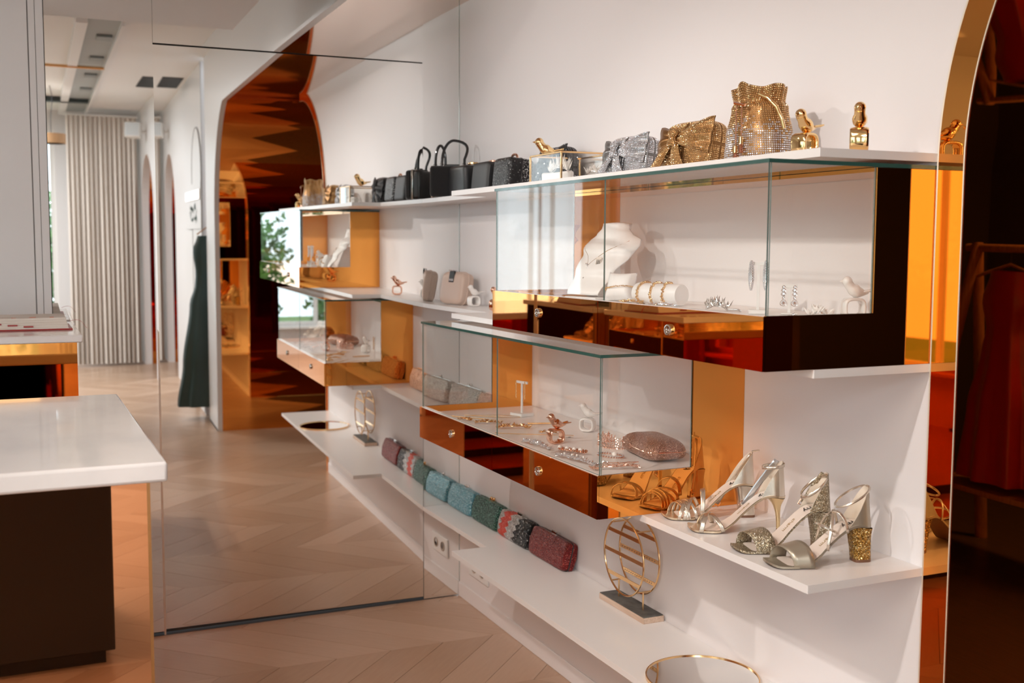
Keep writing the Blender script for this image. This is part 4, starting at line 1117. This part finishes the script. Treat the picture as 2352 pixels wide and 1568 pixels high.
# ================================================================== sandals
UW = [(0, 0), (.004, .0120), (.012, .0185), (.03, .0255), (.06, .0308), (.10, .0345), (.17, .0370), (.26, .0385), (.34, .0370), (.45, .0310), (.56, .0262), (.66, .0245), (.78, .0258), (.88, .0275), (.94, .0252), (.975, .0185), (.993, .0100), (1, 0)]
class Sandal:
    def __init__(s, label, toe, heel, hh, mtop, mout, heel_kind, mheel, inner=.14):
        toe, heel = Vector(toe), Vector(heel); d = toe-heel
        s.L = d.length; s.h = hh
        s.t = thing('high_heel_sandal', label, 'shoe', (heel.x, heel.y, Z3), math.atan2(d.y, d.x))
        s.mtop, s.mout = mtop, mout
        n = 46
        uu = [0]+[.006, .02, .05]+[.05+.95*0]*0
        b = MB()
        th = .0045
        def top(u, v): return s.P(u, 2*v-1)
        us = sorted(set([0, .004, .012, .03, .06, .085]+[i/36 for i in range(4, 34)]+[.93, .96, .98, .993, 1]))
        def T(k, v, dz=0, sc=1):
            u = us[min(len(us)-1, int(round(k*(len(us)-1))))]; p = s.P(u, (2*v-1)*sc); return (p[0], p[1], p[2]+dz)
        m = len(us)-1
        b.grid(lambda u, v: T(u, v), m, 8, flip=True); b.grid(lambda u, v: T(u, v, -th), m, 8)
        b.grid(lambda u, v: T(u, 0, -th*v), m, 1); b.grid(lambda u, v: T(u, 1, -th*v), m, 1, flip=True)
        b.build('sole', mtop, s.t, ang=50)
        ins = [u for u in us if inner <= u <= .985]
        def I(k, v):
            u = ins[min(len(ins)-1, int(round(k*(len(ins)-1))))]; sc = .93*min(1, ((u-inner)/.05+.05)**.5); p = s.P(u, (2*v-1)*sc); return (p[0], p[1], p[2]+.0009)
        MB().grid(I, len(ins)-1, 8, flip=True).build('insole', INSOLE, s.t, ang=60)
        o = MB().grid(lambda u, v: T(u*.999, v, -th-.0006, .96), m, 8).build('outsole', SOLEB, s.t, ang=60)
        s.heel(heel_kind, mheel); s.printed()
    def X(s, u): return s.L*(1-u)-.016*u*u*1.4-.004*u
    def Z(s, u): return .0060+s.h*sm((u-.30)/(.86-.30))*1.0+.006*max(0, 1-u/.12)**2-.004*sm((u-.86)/.14)
    def P(s, u, v):
        w = interp(UW, u); return (s.X(u), v*w+.004*sin(pi*u), s.Z(u)+.0016*v*v*(1 if u > .5 else .4))
    def heel(s, kind, m):
        b = MB(); x0 = s.X(1)+.002; zt = s.Z(.93)-.006
        if kind == 'block':
            secs = [(0, .019, .0175), (.3, .0195, .018), (.75, .0215, .021), (1, .0245, .0245)]
            xoff = lambda k: lerp(.016, .022, k)
        else:
            secs = [(0, .0045, .0050), (.2, .0046, .0052), (.5, .0058, .0066), (.75, .0095, .011), (.9, .0165, .018), (1, .021, .0235)]
            xoff = lambda k: lerp(.012, .020, k**2)
        ring = []
        nk = 20
        def H(u, v):
            k = v; hx = interp([(a, b_) for a, b_, c in secs], k); hy = interp([(a, c) for a, b_, c in secs], k)
            a = 2*pi*u; e = .55 if kind == 'block' else .9
            cx = math.copysign(abs(cos(a))**e, cos(a)); cyy = math.copysign(abs(sin(a))**e, sin(a))
            x = x0+xoff(k)+hx*cx
            uu_ = max(.3, min(1, (s.L-x)/(s.L+.026)))
            zt_ = s.Z(uu_)-.005
            return (x, hy*cyy, lerp(.006, zt_, k))
        b.grid(H, nk, 10, cu=True)
        b.build('heel', m, s.t, ang=50)
        c = MB(); c.grid(lambda u, v: (lambda p: (p[0], p[1], .006*v))(H(u, 0)), nk, 1, cu=True)
        vs = [H(i/nk, 0) for i in range(nk)]; c.add([(p[0], p[1], 0) for p in vs], [tuple(range(nk-1, -1, -1))])
        c.build('heel_cap', SOLEB, s.t, ang=50)
    def printed(s):
        for u, body, size, m, o in ((.80, 'my', .024, INK, .0016), (.60, 'charm', .015, GINK, .0016)):
            p0, p1 = Vector(s.P(u+.05, 0)), Vector(s.P(u-.05, 0)); ex = (p1-p0).normalized(); ey = Vector((0, 1, 0)); ez = ex.cross(ey)
            if ez.z < 0: ez = -ez; 
            ey = ez.cross(ex)
            p = Vector(s.P(u, 0))+ez*o
            t = text('insole_print', body, size, m, s.t, (0, 0, 0), (0, 0, 0))
            t.matrix_local = Matrix(((ex.x, ey.x, ez.x, p.x), (ex.y, ey.y, ez.y, p.y), (ex.z, ey.z, ez.z, p.z), (0, 0, 0, 1)))
    def strap(s, u0, u1, hgt, bw, m, name='strap', e=.7, lat=1.02, bw_mid=None, lean=0):
        n = 24; pts = []
        for i in range(n+1):
            k = i/n; a = pi*k; u = lerp(u0, u1, k); w = interp(UW, u)*lat
            pts.append(Vector((s.X(u)+lean*sin(a), -cos(a)*w+.004*sin(pi*u), s.Z(u)-.004*(1-sin(a))+hgt*max(0, sin(a))**e)))
        def R(u_, v_):
            i = min(n, int(round(u_*n))); p = pts[i]; t = (pts[min(n, i+1)]-pts[max(0, i-1)]).normalized(); a = pi*i/n
            nn = Vector((.25, -cos(a), sin(a)+.1)).normalized(); d = t.cross(nn).normalized()
            b_ = lerp(bw, bw_mid or bw, sin(a)); q = p+d*b_*(v_-.5)
            return (q.x, q.y, max(.003, q.z))
        return MB().grid(R, n, 4).build(name, m, s.t, ang=70, solid=.0016)
    def counter(s, H, m, pw=1.0, span=.23, inward=.30, fwd=.006):
        def base(q):
            u = 1-abs(q)**1.6*span; p = s.P(u, math.copysign(1, q) if abs(q) > 1e-6 else 0)
            return u, p
        def Cn(k, v, off=0):
            q = 2*k-1; u, p = base(q)
            hgt = H*max(0, cos(q*pi/2))**pw+.004
            x = p[0]+fwd*v*(1-abs(q))+off*.6; y = (p[1]-.004*sin(pi*u))*(1-inward*v*hgt/H)*(1-off*14)
            return (x, y, p[2]-.004+hgt*v)
        MB().grid(lambda k, v: Cn(k, v), 28, 10).build('heel_counter', m, s.t, ang=70)
        MB().grid(lambda k, v: Cn(k, v, .0018), 28, 10, flip=True).build('lining', SUEDE, s.t, ang=70)
        s.top = Vector(Cn(.5, 1))
    def loop(s, cx, cz, rx_, ry_, tilt, m, r=.0022, flat=None):
        pts = []
        for i in range(32):
            a = 2*pi*i/32; x = rx_*cos(a); pts.append((cx+x*cos(tilt), ry_*sin(a), cz+x*sin(tilt)))
        if flat:
            def R(u_, v_):
                p = pts[int(round(u_*32)) % 32]; return (p[0], p[1], p[2]+flat*(v_-.5))
            return MB().grid(R, 32, 2).build('ankle_strap', m, s.t, ang=80, solid=.0014)
        return MB().tube(pts, r, 6, closed=True).build('ankle_strap', m, s.t)
    def side_band(s, p0, p1, w, m, buckle=True, name='ankle_strap'):
        p0, p1 = Vector(p0), Vector(p1); d = (p1-p0).normalized(); sd = Vector((1, 0, 0)); sd = (sd-d*sd.dot(d)).normalized()
        nrm = Vector((0, 1 if p1.y > 0 else -1, 0))
        MB().grid(lambda u, v: tuple(p0.lerp(p1, v)+sd*w*(u-.5)+nrm*.004*sin(pi*v)), 3, 10).build(name, m, s.t, ang=80, solid=.0016)
        if buckle:
            c = p1+nrm*.003; q = MB()
            q.tube([tuple(c+sd*a+d*b_) for a, b_ in ((-.008, -.006), (.008, -.006), (.008, .006), (-.008, .006))], .0013, 6, closed=True)
            q.build('buckle', ROSE, s.t)
METGOLD = mat('gold_leather', (.70, .56, .40), .26, .85); bump_noise(METGOLD, 260, .12, .0006)
METSIL = mat('champagne_leather', (.72, .64, .54), .24, .85); bump_noise(METSIL, 260, .14, .0006)
MATTE = mat('pewter_leather', (.42, .37, .29), .36, .6); bump_noise(MATTE, 220, .08, .0006)
CLEARGOLD = mat('glossy_gold_heel', (.80, .60, .34), .12, .9)

s = Sandal('metallic strappy sandal with crossed toe straps, nearest the lower glass case', (1.958, -.262), (2.026, -.076), .078, METGOLD, METSIL, 'block', METSIL)
for u0, u1, hg, bw in ((.12, .26, .030, .008), (.17, .28, .033, .007), (.22, .36, .036, .007), (.36, .16, .034, .008), (.45, .22, .038, .008)): s.strap(u0, u1, hg, bw, METSIL)
s.strap(.50, .42, .046, .011, METSIL, 'vamp_strap')
s.counter(.076, METSIL, 1.1, .26)
s.side_band((s.top.x+.004, .006, s.top.z-.004), (s.X(.66), -.034, s.Z(.5)-.006), .009, METSIL)
MB().tube([tuple(s.top), (s.top.x+.004, .012, s.top.z+.004), (s.top.x-.010, .022, s.top.z+.008)], .0022, 6).build('strap_end', METSIL, s.t)

s = Sandal('metallic stiletto sandal with thin toe straps and a silver buckled ankle strap', (2.078, -.268), (2.166, -.096), .080, METGOLD, METSIL, 'stiletto', CLEARGOLD)
s.strap(.30, .13, .032, .011, METSIL); s.strap(.14, .37, .030, .009, METSIL)
s.counter(.078, METSIL, .9, .24, .22)
SILVL = mat('silver_leather', (.62, .63, .64), .28, .85); bump_noise(SILVL, 260, .15, .0006)
s.side_band((s.top.x+.012, -.012, s.top.z+.001), (s.X(.62), -.029, s.Z(.62)-.002), .013, SILVL)
s.loop(s.top.x+.022, s.top.z-.010, .026, .022, rad(-8), METSIL, flat=.007)

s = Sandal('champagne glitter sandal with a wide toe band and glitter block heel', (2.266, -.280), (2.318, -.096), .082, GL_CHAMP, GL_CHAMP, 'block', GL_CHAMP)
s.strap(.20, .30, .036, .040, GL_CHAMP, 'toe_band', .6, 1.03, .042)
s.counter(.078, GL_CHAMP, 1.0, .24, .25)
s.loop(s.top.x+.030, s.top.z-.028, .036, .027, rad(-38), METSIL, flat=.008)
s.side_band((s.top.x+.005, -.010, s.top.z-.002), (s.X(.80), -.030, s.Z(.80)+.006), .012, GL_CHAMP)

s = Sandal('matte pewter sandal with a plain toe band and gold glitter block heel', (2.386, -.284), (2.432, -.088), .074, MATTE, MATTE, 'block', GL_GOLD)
s.strap(.21, .31, .036, .042, MATTE, 'toe_band', .6, 1.03, .044)
s.counter(.082, MATTE, 1.6, .25, .35)
s.loop(s.top.x+.034, s.top.z-.022, .040, .029, rad(-30), METSIL, .0024)
s.strap(.56, .74, .050, .006, METSIL, 'cross_strap', .7, 1.04); s.strap(.76, .55, .048, .006, METSIL, 'cross_strap', .7, 1.04)
s.loop(s.X(.60), s.Z(.60)+.026, .020, .030, rad(25), METSIL, .0022)
MB().tube([(s.top.x-.004, -.010, s.top.z-.045), (s.top.x-.020, -.030, s.top.z-.035), (s.top.x-.026, -.042, s.top.z-.028)], .0022, 6).build('strap_end', METSIL, s.t)

# ================================================================== earring wheel stand and round mirror tray
t = thing('earring_wheel_stand', 'gold double-ring earring stand on a slate and ash base on the lowest shelf', 'jewellery stand', (1.448, -.040, Z4))
MB().box(-.128, .128, -.034, .034, 0, .017).build('base', OAKL, t, bevel=.0012)
MB().box(-.1265, .1265, -.0325, .0325, .017, .0195).build('slate_top', SLATE, t, bevel=.0008)
RC, RZ = .112, .160
for y, nm in ((-.026, 'front_ring'), (.026, 'rear_ring')):
    MB().tube([(RC*cos(2*pi*i/72), y, RZ+RC*sin(2*pi*i/72)) for i in range(72)], .0028, 8, closed=True).build(nm, BRASS, t)
    for z in (.066, .004, -.064):
        w = math.sqrt(RC*RC-z*z)
        o = MB().box(-w, w, y-.0012, y+.0012, RZ+z-.0058, RZ+z+.0058).build('hook_bar', BRASS, t, bevel=.0005)
        if y > 0 and z < .05:
            hb = MB()
            for i in range(14): hb.box(-w*.85+i*w*.125, -w*.85+i*w*.125+.003, y-.0016, y-.0011, RZ+z-.0012, RZ+z+.0012)
            hb.build('holes', SLATE, o, smooth=False)['kind'] = 'stuff'
for a in (52, 128, 232, 308):
    x, z = RC*cos(rad(a)), RZ+RC*sin(rad(a)); MB().tube([(x, -.026, z), (x, .026, z)], .0022, 6).build('spacer', BRASS, t)
for sx in (-1, 1):
    x = RC*cos(rad(308))*sx; z = RZ+RC*sin(rad(308))
    MB().tube([(x, 0, .0190), (x, 0, z)], .0026, 8).build('post', BRASS, t)
t = thing('round_tray', 'round mirror tray with a thin gold rim lying on the lowest shelf', 'tray', (1.972, -.146, Z4+.0004))
MB().lathe([(0, 0), (.136, 0), (.136, .006), (0, .006)], 72).build('mirror_plate', MIRROR, t, ang=30)
MB().lathe([(.1362, 0), (.1392, 0), (.1392, .0085), (.1362, .0085), (.1362, 0)], 72).build('rim', BRASS, t, ang=30)

# ================================================================== counters
t = thing('shop_counter', 'foreground white stone counter clad in bronze mirror', 'counter', (1.69, -2.45, 0))
MB().box(-.475, .495, -1.0, 1.026, 1.034, 1.070).build('stone_top', STONE, t, bevel=.006, seg=3)
for x in (-.435, .466): MB().box(x-.004, x, -.98, .998, .06, 1.033).build('side_panel', COPPER, t, smooth=False)
for y in (-.98, .998): MB().box(-.435, .462, y-.004, y, .06, 1.033).build('end_panel', COPPER, t, smooth=False)
MB().box(-.40, .43, -.95, .99, 0, .06).build('plinth', BLACKP, t, smooth=False)
MB().box(.4660, .4668, .993, .9985, .06, 1.033).build('edge_strip', BEDGE, t, smooth=False)
t = thing('cash_desk', 'rear bronze-clad cash desk carrying the red-covered order book', 'counter', (.35, -2.5, 0))
MB().box(-.31, .305, -1.0, 1.028, 1.157, 1.180).build('stone_top', STONE, t, bevel=.003)
for x in (-.285, .288): MB().box(x-.004, x, -.98, 1.013, .06, 1.1565).build('side_panel', BRONZE, t, smooth=False)
MB().box(-.285, .284, 1.009, 1.013, .06, 1.1565).build('end_panel', BRONZE, t, smooth=False)
MB().box(-.27, .27, -.95, .99, 0, .06).build('plinth', BLACKP, t, smooth=False)
# order book
t = thing('order_book', 'thick open order book with red cover and orange index tabs', 'book', (.43, -1.66, 1.1803), 0)
MB().box(-.24, .012, -.26, .172, 0, .004).build('cover', RED, t, bevel=.0015)
pg = MB()
for i in range(9):
    z = .0045+i*.0037; ins = .002*i+.0015*(i % 2)
    pg.box(-.235+ins*.3, .006-ins*1.2, -.255, .160-ins*.4, z, z+.0034)
pg.build('pages', PAPER, t, smooth=False)
tb = MB()
for i in range(6): tb.box(.004-i*.004, .0085-i*.004, .030-i*.045, .058-i*.045, .010+i*.0042, .0145+i*.0042)
tb.build('index_tab', RED, t, smooth=False)
for i, ch in enumerate('ECLJD'):
    text('page_letter', ch, .032, STRIPE, t, (-.028-.012*(i % 2), .112-.055*i, .0384), (0, 0, pi/2))
MB().grid(lambda u, v: (lambda p: (p[0], p[1], p[2]))((-.06+.030*u+.006*(v-.5), .165+.050*u+.008*sin(3*u), .022+.012*sin(pi*min(1, u*1.2))-.020*u)), 14, 2).build('ribbon', REDRIB, t, ang=80, solid=.0008)
t = thing('keyboard', 'flat dark grey keyboard behind the order book on the cash desk', 'keyboard', (.160, -1.74, 1.1803), rad(4))
MB().box(-.065, .065, -.16, .16, 0, .012).build('body', mat('grey_case', (.2, .21, .21), .4), t, bevel=.003)
k = MB()
for i in range(5):
    for j in range(14): k.box(-.058+i*.0235, -.038+i*.0235, -.152+j*.0219, -.134+j*.0219, .012, .0175)
k.build('keys', mat('dark_keys', (.03, .035, .035), .5), t, smooth=False)['kind'] = 'stuff'

# ================================================================== far end of the shop, seen in the mirror
def curtain(label, p0, p1, z0, z1, m, waves, amp=.035, group=None):
    p0, p1 = Vector(p0), Vector(p1); d = (p1-p0); ln = d.length; d.normalize(); nn = Vector((-d.y, d.x, 0))
    t = thing('curtain', label, 'curtain', (p0.x, p0.y, 0), 0, group)
    def f(u, v):
        a = amp*(.55+.45*v)*(sin(2*pi*waves*u)+.35*sin(2*pi*waves*2.3*u+1+v))
        p = d*(ln*u)+nn*a; return (p.x, p.y, z1+(z0-z1)*v)
    MB().grid(f, waves*10, 10).build('cloth', m, t, ang=80)
    q = MB(); q.tube([tuple(d*(-.02)+Vector((0, 0, z1+.012))), tuple(d*(ln+.02)+Vector((0, 0, z1+.012)))], .012, 8); q.build('rail', WPLAST, t)
curtain('long beige pleated curtain at the far end of the shop', (8.85, -.52, 0), (8.80, -1.25, 0), .03, 2.74, CURT, 15, .035)
for k, (x0, x1) in enumerate(((1.15, 1.75), (3.30, 4.05), (6.0, 6.6), (8.55, 9.1))):
    curtain(['taupe curtain at the street window nearest the mirror wall', 'taupe curtain between the first and second street windows', 'taupe curtain between the second and third street windows', 'taupe curtain at the street window nearest the far end'][k],
            (x0, -5.08, 0), (x1, -5.08, 0), .03, 2.7, CURTB, 9, .03, 'taupe curtains at the street windows')
t = thing('loudspeaker', 'white box loudspeaker bracketed high up near the beige curtain', 'loudspeaker', (8.05, -.62, 2.47), rad(15), rx=rad(0), ry=rad(8))
MB().box(-.05, .07, -.075, .075, 0, .150).build('cabinet', WPLAST, t, bevel=.008)
MB().box(-.0515, -.050, -.068, .068, .008, .142).build('grille', mat('grey_grille', (.55, .57, .58), .6), t, smooth=False)
MB().tube([(.06, .05, .075), (.10, .12, .085)], .012, 8).build('bracket', WPLAST, t)
t = thing('pendant_lamp', 'wooden drum pendant lamp hanging by the far window', 'pendant lamp', (7.0, -1.42, 2.30))
MB().lathe([(.12, 0), (.127, 0), (.127, .09), (.12, .09), (.12, 0)], 40).build('shade', PEND, t, ang=30)
MB().lathe([(0, .012), (.119, .012), (.119, .018), (0, .018)], 40).build('diffuser', LAMP, t, ang=30)
MB().tube([(0, 0, .018), (.0, 0, .25), (.01, .02, .42), (.0, .0, .528)], .0035, 6).build('cord', BLACKP, t)
t = thing('long_gown', 'dark green floor-length gown hanging beside the white pilaster', 'gown', (4.86, -.46, 0))
def gown(u, v):
    a = 2*pi*u; r = smooth_interp([(0, .235), (.25, .19), (.60, .13), (.72, .085), (.78, .080), (.92, .10), (1, .06)], v)
    r *= 1+.10*sin(9*a+2*v)*(1-v)
    return (r*cos(a)*.42, r*sin(a)*.95-.02, .10+1.36*v)
MB().grid(gown, 54, 30, cu=True).build('dress', DGREEN, t, ang=80)
MB().tube([(0, -.08, 1.47), (0, 0, 1.53), (0, .08, 1.47)], .006, 6).build('hanger', WOODD, t)
MB().tube([(0, 0, 1.53), (0, 0, 1.58), (0, .018, 1.60), (0, .03, 1.58)], .0025, 6).build('hanger_hook', CHROME, t)
MB().tube([(0, .02, 1.565), (0, .30, 1.565)], .008, 8).build('wall_peg', CHROME, t)
t = thing('wall_print', 'white wall print with a dark plant motif on the far wall', 'picture', (5.60, -.4865, 1.515))
MB().box(-.60, .60, -.006, .0, 0, .38).build('board', WHITE2, t, smooth=False)
q = MB(); random.seed(5)
for i in range(26):
    x, z = random.uniform(-.28, .28), random.uniform(.06, .19); a = random.uniform(0, pi); ln = random.uniform(.03, .08)
    q.add([(x-ln*cos(a), -.0072, z-ln*.6*sin(a)), (x+ln*.35*sin(a), -.0072, z-ln*.25*cos(a)), (x+ln*cos(a), -.0072, z+ln*.6*sin(a)), (x-ln*.35*sin(a), -.0072, z+ln*.25*cos(a))], [(0, 1, 2, 3)])
q.build('plant_motif', LEAFD, t, smooth=False)
MB().box(-.60, .60, -.0075, -.0060, -.004, .0).build('lower_edge', mat('grey_line', (.4, .4, .4), .5), t, smooth=False)
t = thing('light_patch', 'bright strip of window light above the plant print, made as glowing panels', 'light patch', (5.60, -.487, 1.752))  # glowing panels stand in for window light falling on the wall
MB().box(-.56, .56, -.014, -.007, 0, .085).build('patch_backing', WPLAST, t, smooth=False)
for i in range(4): MB().box(-.55+i*.277, -.55+i*.277+.262, -.016, -.0145, .005, .080).build('glow_panel', LIGHTPATCH, t, smooth=False)
t = thing('floor_hatch', 'grey recessed service hatch low on the far wall', 'hatch', (5.75, -.482, 0))
MB().box(-.30, .30, -.004, 0, .02, .30).build('door', mat('grey_hatch', (.45, .44, .42), .5), t, smooth=False)
MB().box(-.31, -.30, -.006, 0, .0, .31).build('frame', DARK, t, smooth=False)

# added black block in place of the viewer's legs, darkens the counter's reflection
t = thing('plinth', 'added black block standing in for the dark legs reflected in the shop counter', 'plinth', (4.45, -1.93, 0))
MB().box(-.36, .36, -.56, .56, .05, .82).build('body', BLACKP, t, bevel=.004)
MB().box(-.33, .33, -.53, .53, 0, .05).build('base', DARK, t, smooth=False)
MB().box(-.37, .37, -.57, .57, .82, .84).build('top', BLEATH, t, bevel=.003)

# ================================================================== fitting room: rail with red dresses, mirrored in the passage
t = thing('clothes_rail', 'wooden A-frame clothes rail in the dark fitting room', 'clothes rail', (4.35, 2.42, 0))
for sx in (-1, 1):
    for sy in (-1, 1):
        MB().tube([(sx*.56, sy*.24, 0), (sx*.44, 0, 1.42)], [.030, .024], 10).build('leg', WOODD, t)
    MB().tube([(sx*.545, -.19, .32), (sx*.545, .19, .32)], .016, 8).build('brace', WOODD, t)
MB().tube([(-.50, 0, 1.40), (.50, 0, 1.40)], .018, 10).build('rail', WOODD, t)
MB().box(-.52, .52, -.12, .12, .30, .325).build('shoe_board', WOODD, t, bevel=.003)
def dress(label, loc, z0, z1, w, rz, ph):
    t = thing('red_dress', label, 'dress', loc, rz)
    def g(u, v):
        a = 2*pi*u; r = smooth_interp([(0, 1.0), (.35, .86), (.62, .60), (.72, .52), (.86, .66), (1, .48)], v)*w
        k = 1+.16*sin(8*a+ph)*(1-v)+.06*sin(17*a)*(1-v)
        return (r*cos(a)*k, r*sin(a)*.55*k, lerp(z0, z1, v))
    MB().grid(g, 56, 26, cu=True).build('cloth', DRED, t, ang=80)
    MB().tube([(-.19, 0, z1-.03), (0, 0, z1+.03), (.19, 0, z1-.03)], .008, 6).build('hanger', WOODD, t)
    MB().tube([(0, 0, z1+.03), (0, 0, z1+.085), (.016, 0, z1+.10), (.03, 0, z1+.085)], .003, 6).build('hanger_hook', CHROME, t)
GD = 'red dresses in the fitting room'
dress('red satin dress hanging on the right half of the wooden rail', (4.60, 2.42, 0), .36, 1.30, .20, 0, 0)
dress('red satin dress hanging on the left half of the wooden rail', (4.16, 2.42, 0), .36, 1.30, .19, 0, 2)
t = thing('wall_peg_rail', 'wooden peg rail high on the fitting room back wall', 'peg rail', (4.0, 4.195, 2.55))
MB().box(-.9, .9, -.03, 0, -.04, .04).build('board', WOODD, t, bevel=.004)
for x in (-.6, -.2, .2, .6): MB().tube([(x, -.03, 0), (x, -.12, .02)], .012, 8).build('peg', WOODD, t)
dress('short red dress hanging high on the fitting room back wall', (4.20, 4.02, 0), 1.75, 2.46, .26, 0, 1)

# ================================================================== greenery outside the windows
og = struct(MB().box(9.4, 16, -9, 3, -.1, -.05).build('ground', GRASS, smooth=False))
og = struct(MB().box(-2, 16, -12, -5.3, -.1, -.05).build('ground', GRASS, smooth=False))
def shrub(label, loc, r, h, seed):
    random.seed(seed); t = thing('shrub', label, 'shrub', loc)
    MB().tube([(0, 0, 0), (.02, .01, h*.35), (0, .03, h*.6)], [.05, .04, .02], 8).build('stem', WOODD, t)
    b = MB()
    for i in range(1500):
        a, q = random.uniform(0, 2*pi), random.uniform(-1, 1); s = random.random()**.4*(1+.25*sin(3*a)+.2*sin(5*q*3))
        p = Vector((r*s*cos(a)*(1-q*q)**.5, r*s*sin(a)*(1-q*q)**.5, h*.62+h*.40*s*q))
        d = Vector((random.uniform(-1, 1), random.uniform(-1, 1), random.uniform(-1, 1))).normalized(); e = d.orthogonal().normalized()*.028
        b.add([p-d*.06, p+e, p+d*.06, p-e], [(0, 1, 2, 3)])
    b.build('foliage', LEAF, t, smooth=False)['kind'] = 'stuff'
GS = 'shrubs outside the shop windows'
for i, (x, y, r, h) in enumerate(((10.6, -1.55, .42, 1.9), (10.5, -2.6, .36, 1.2), (10.9, -3.9, .45, 1.6), (1.7, -7.0, .50, 1.9), (3.2, -7.4, .5, 1.5), (4.7, -7.0, .52, 2.0), (6.3, -7.5, .55, 1.7), (7.9, -7.0, .52, 1.9))):
    shrub('leafy green shrub outside the shop windows', (x, y, -.05), r, h, 40+i) if False else None
    o = shrub(['shrub outside the far window nearest the beige curtain', 'low shrub outside the middle of the far window', 'shrub outside the far corner window', 'shrub outside the street window nearest the mirror wall', 'low shrub between the first two street windows',
               'tall shrub outside the second street window', 'broad shrub between the last two street windows', 'shrub outside the street window nearest the far end'][i], (x, y, -.05), r, h, 40+i)
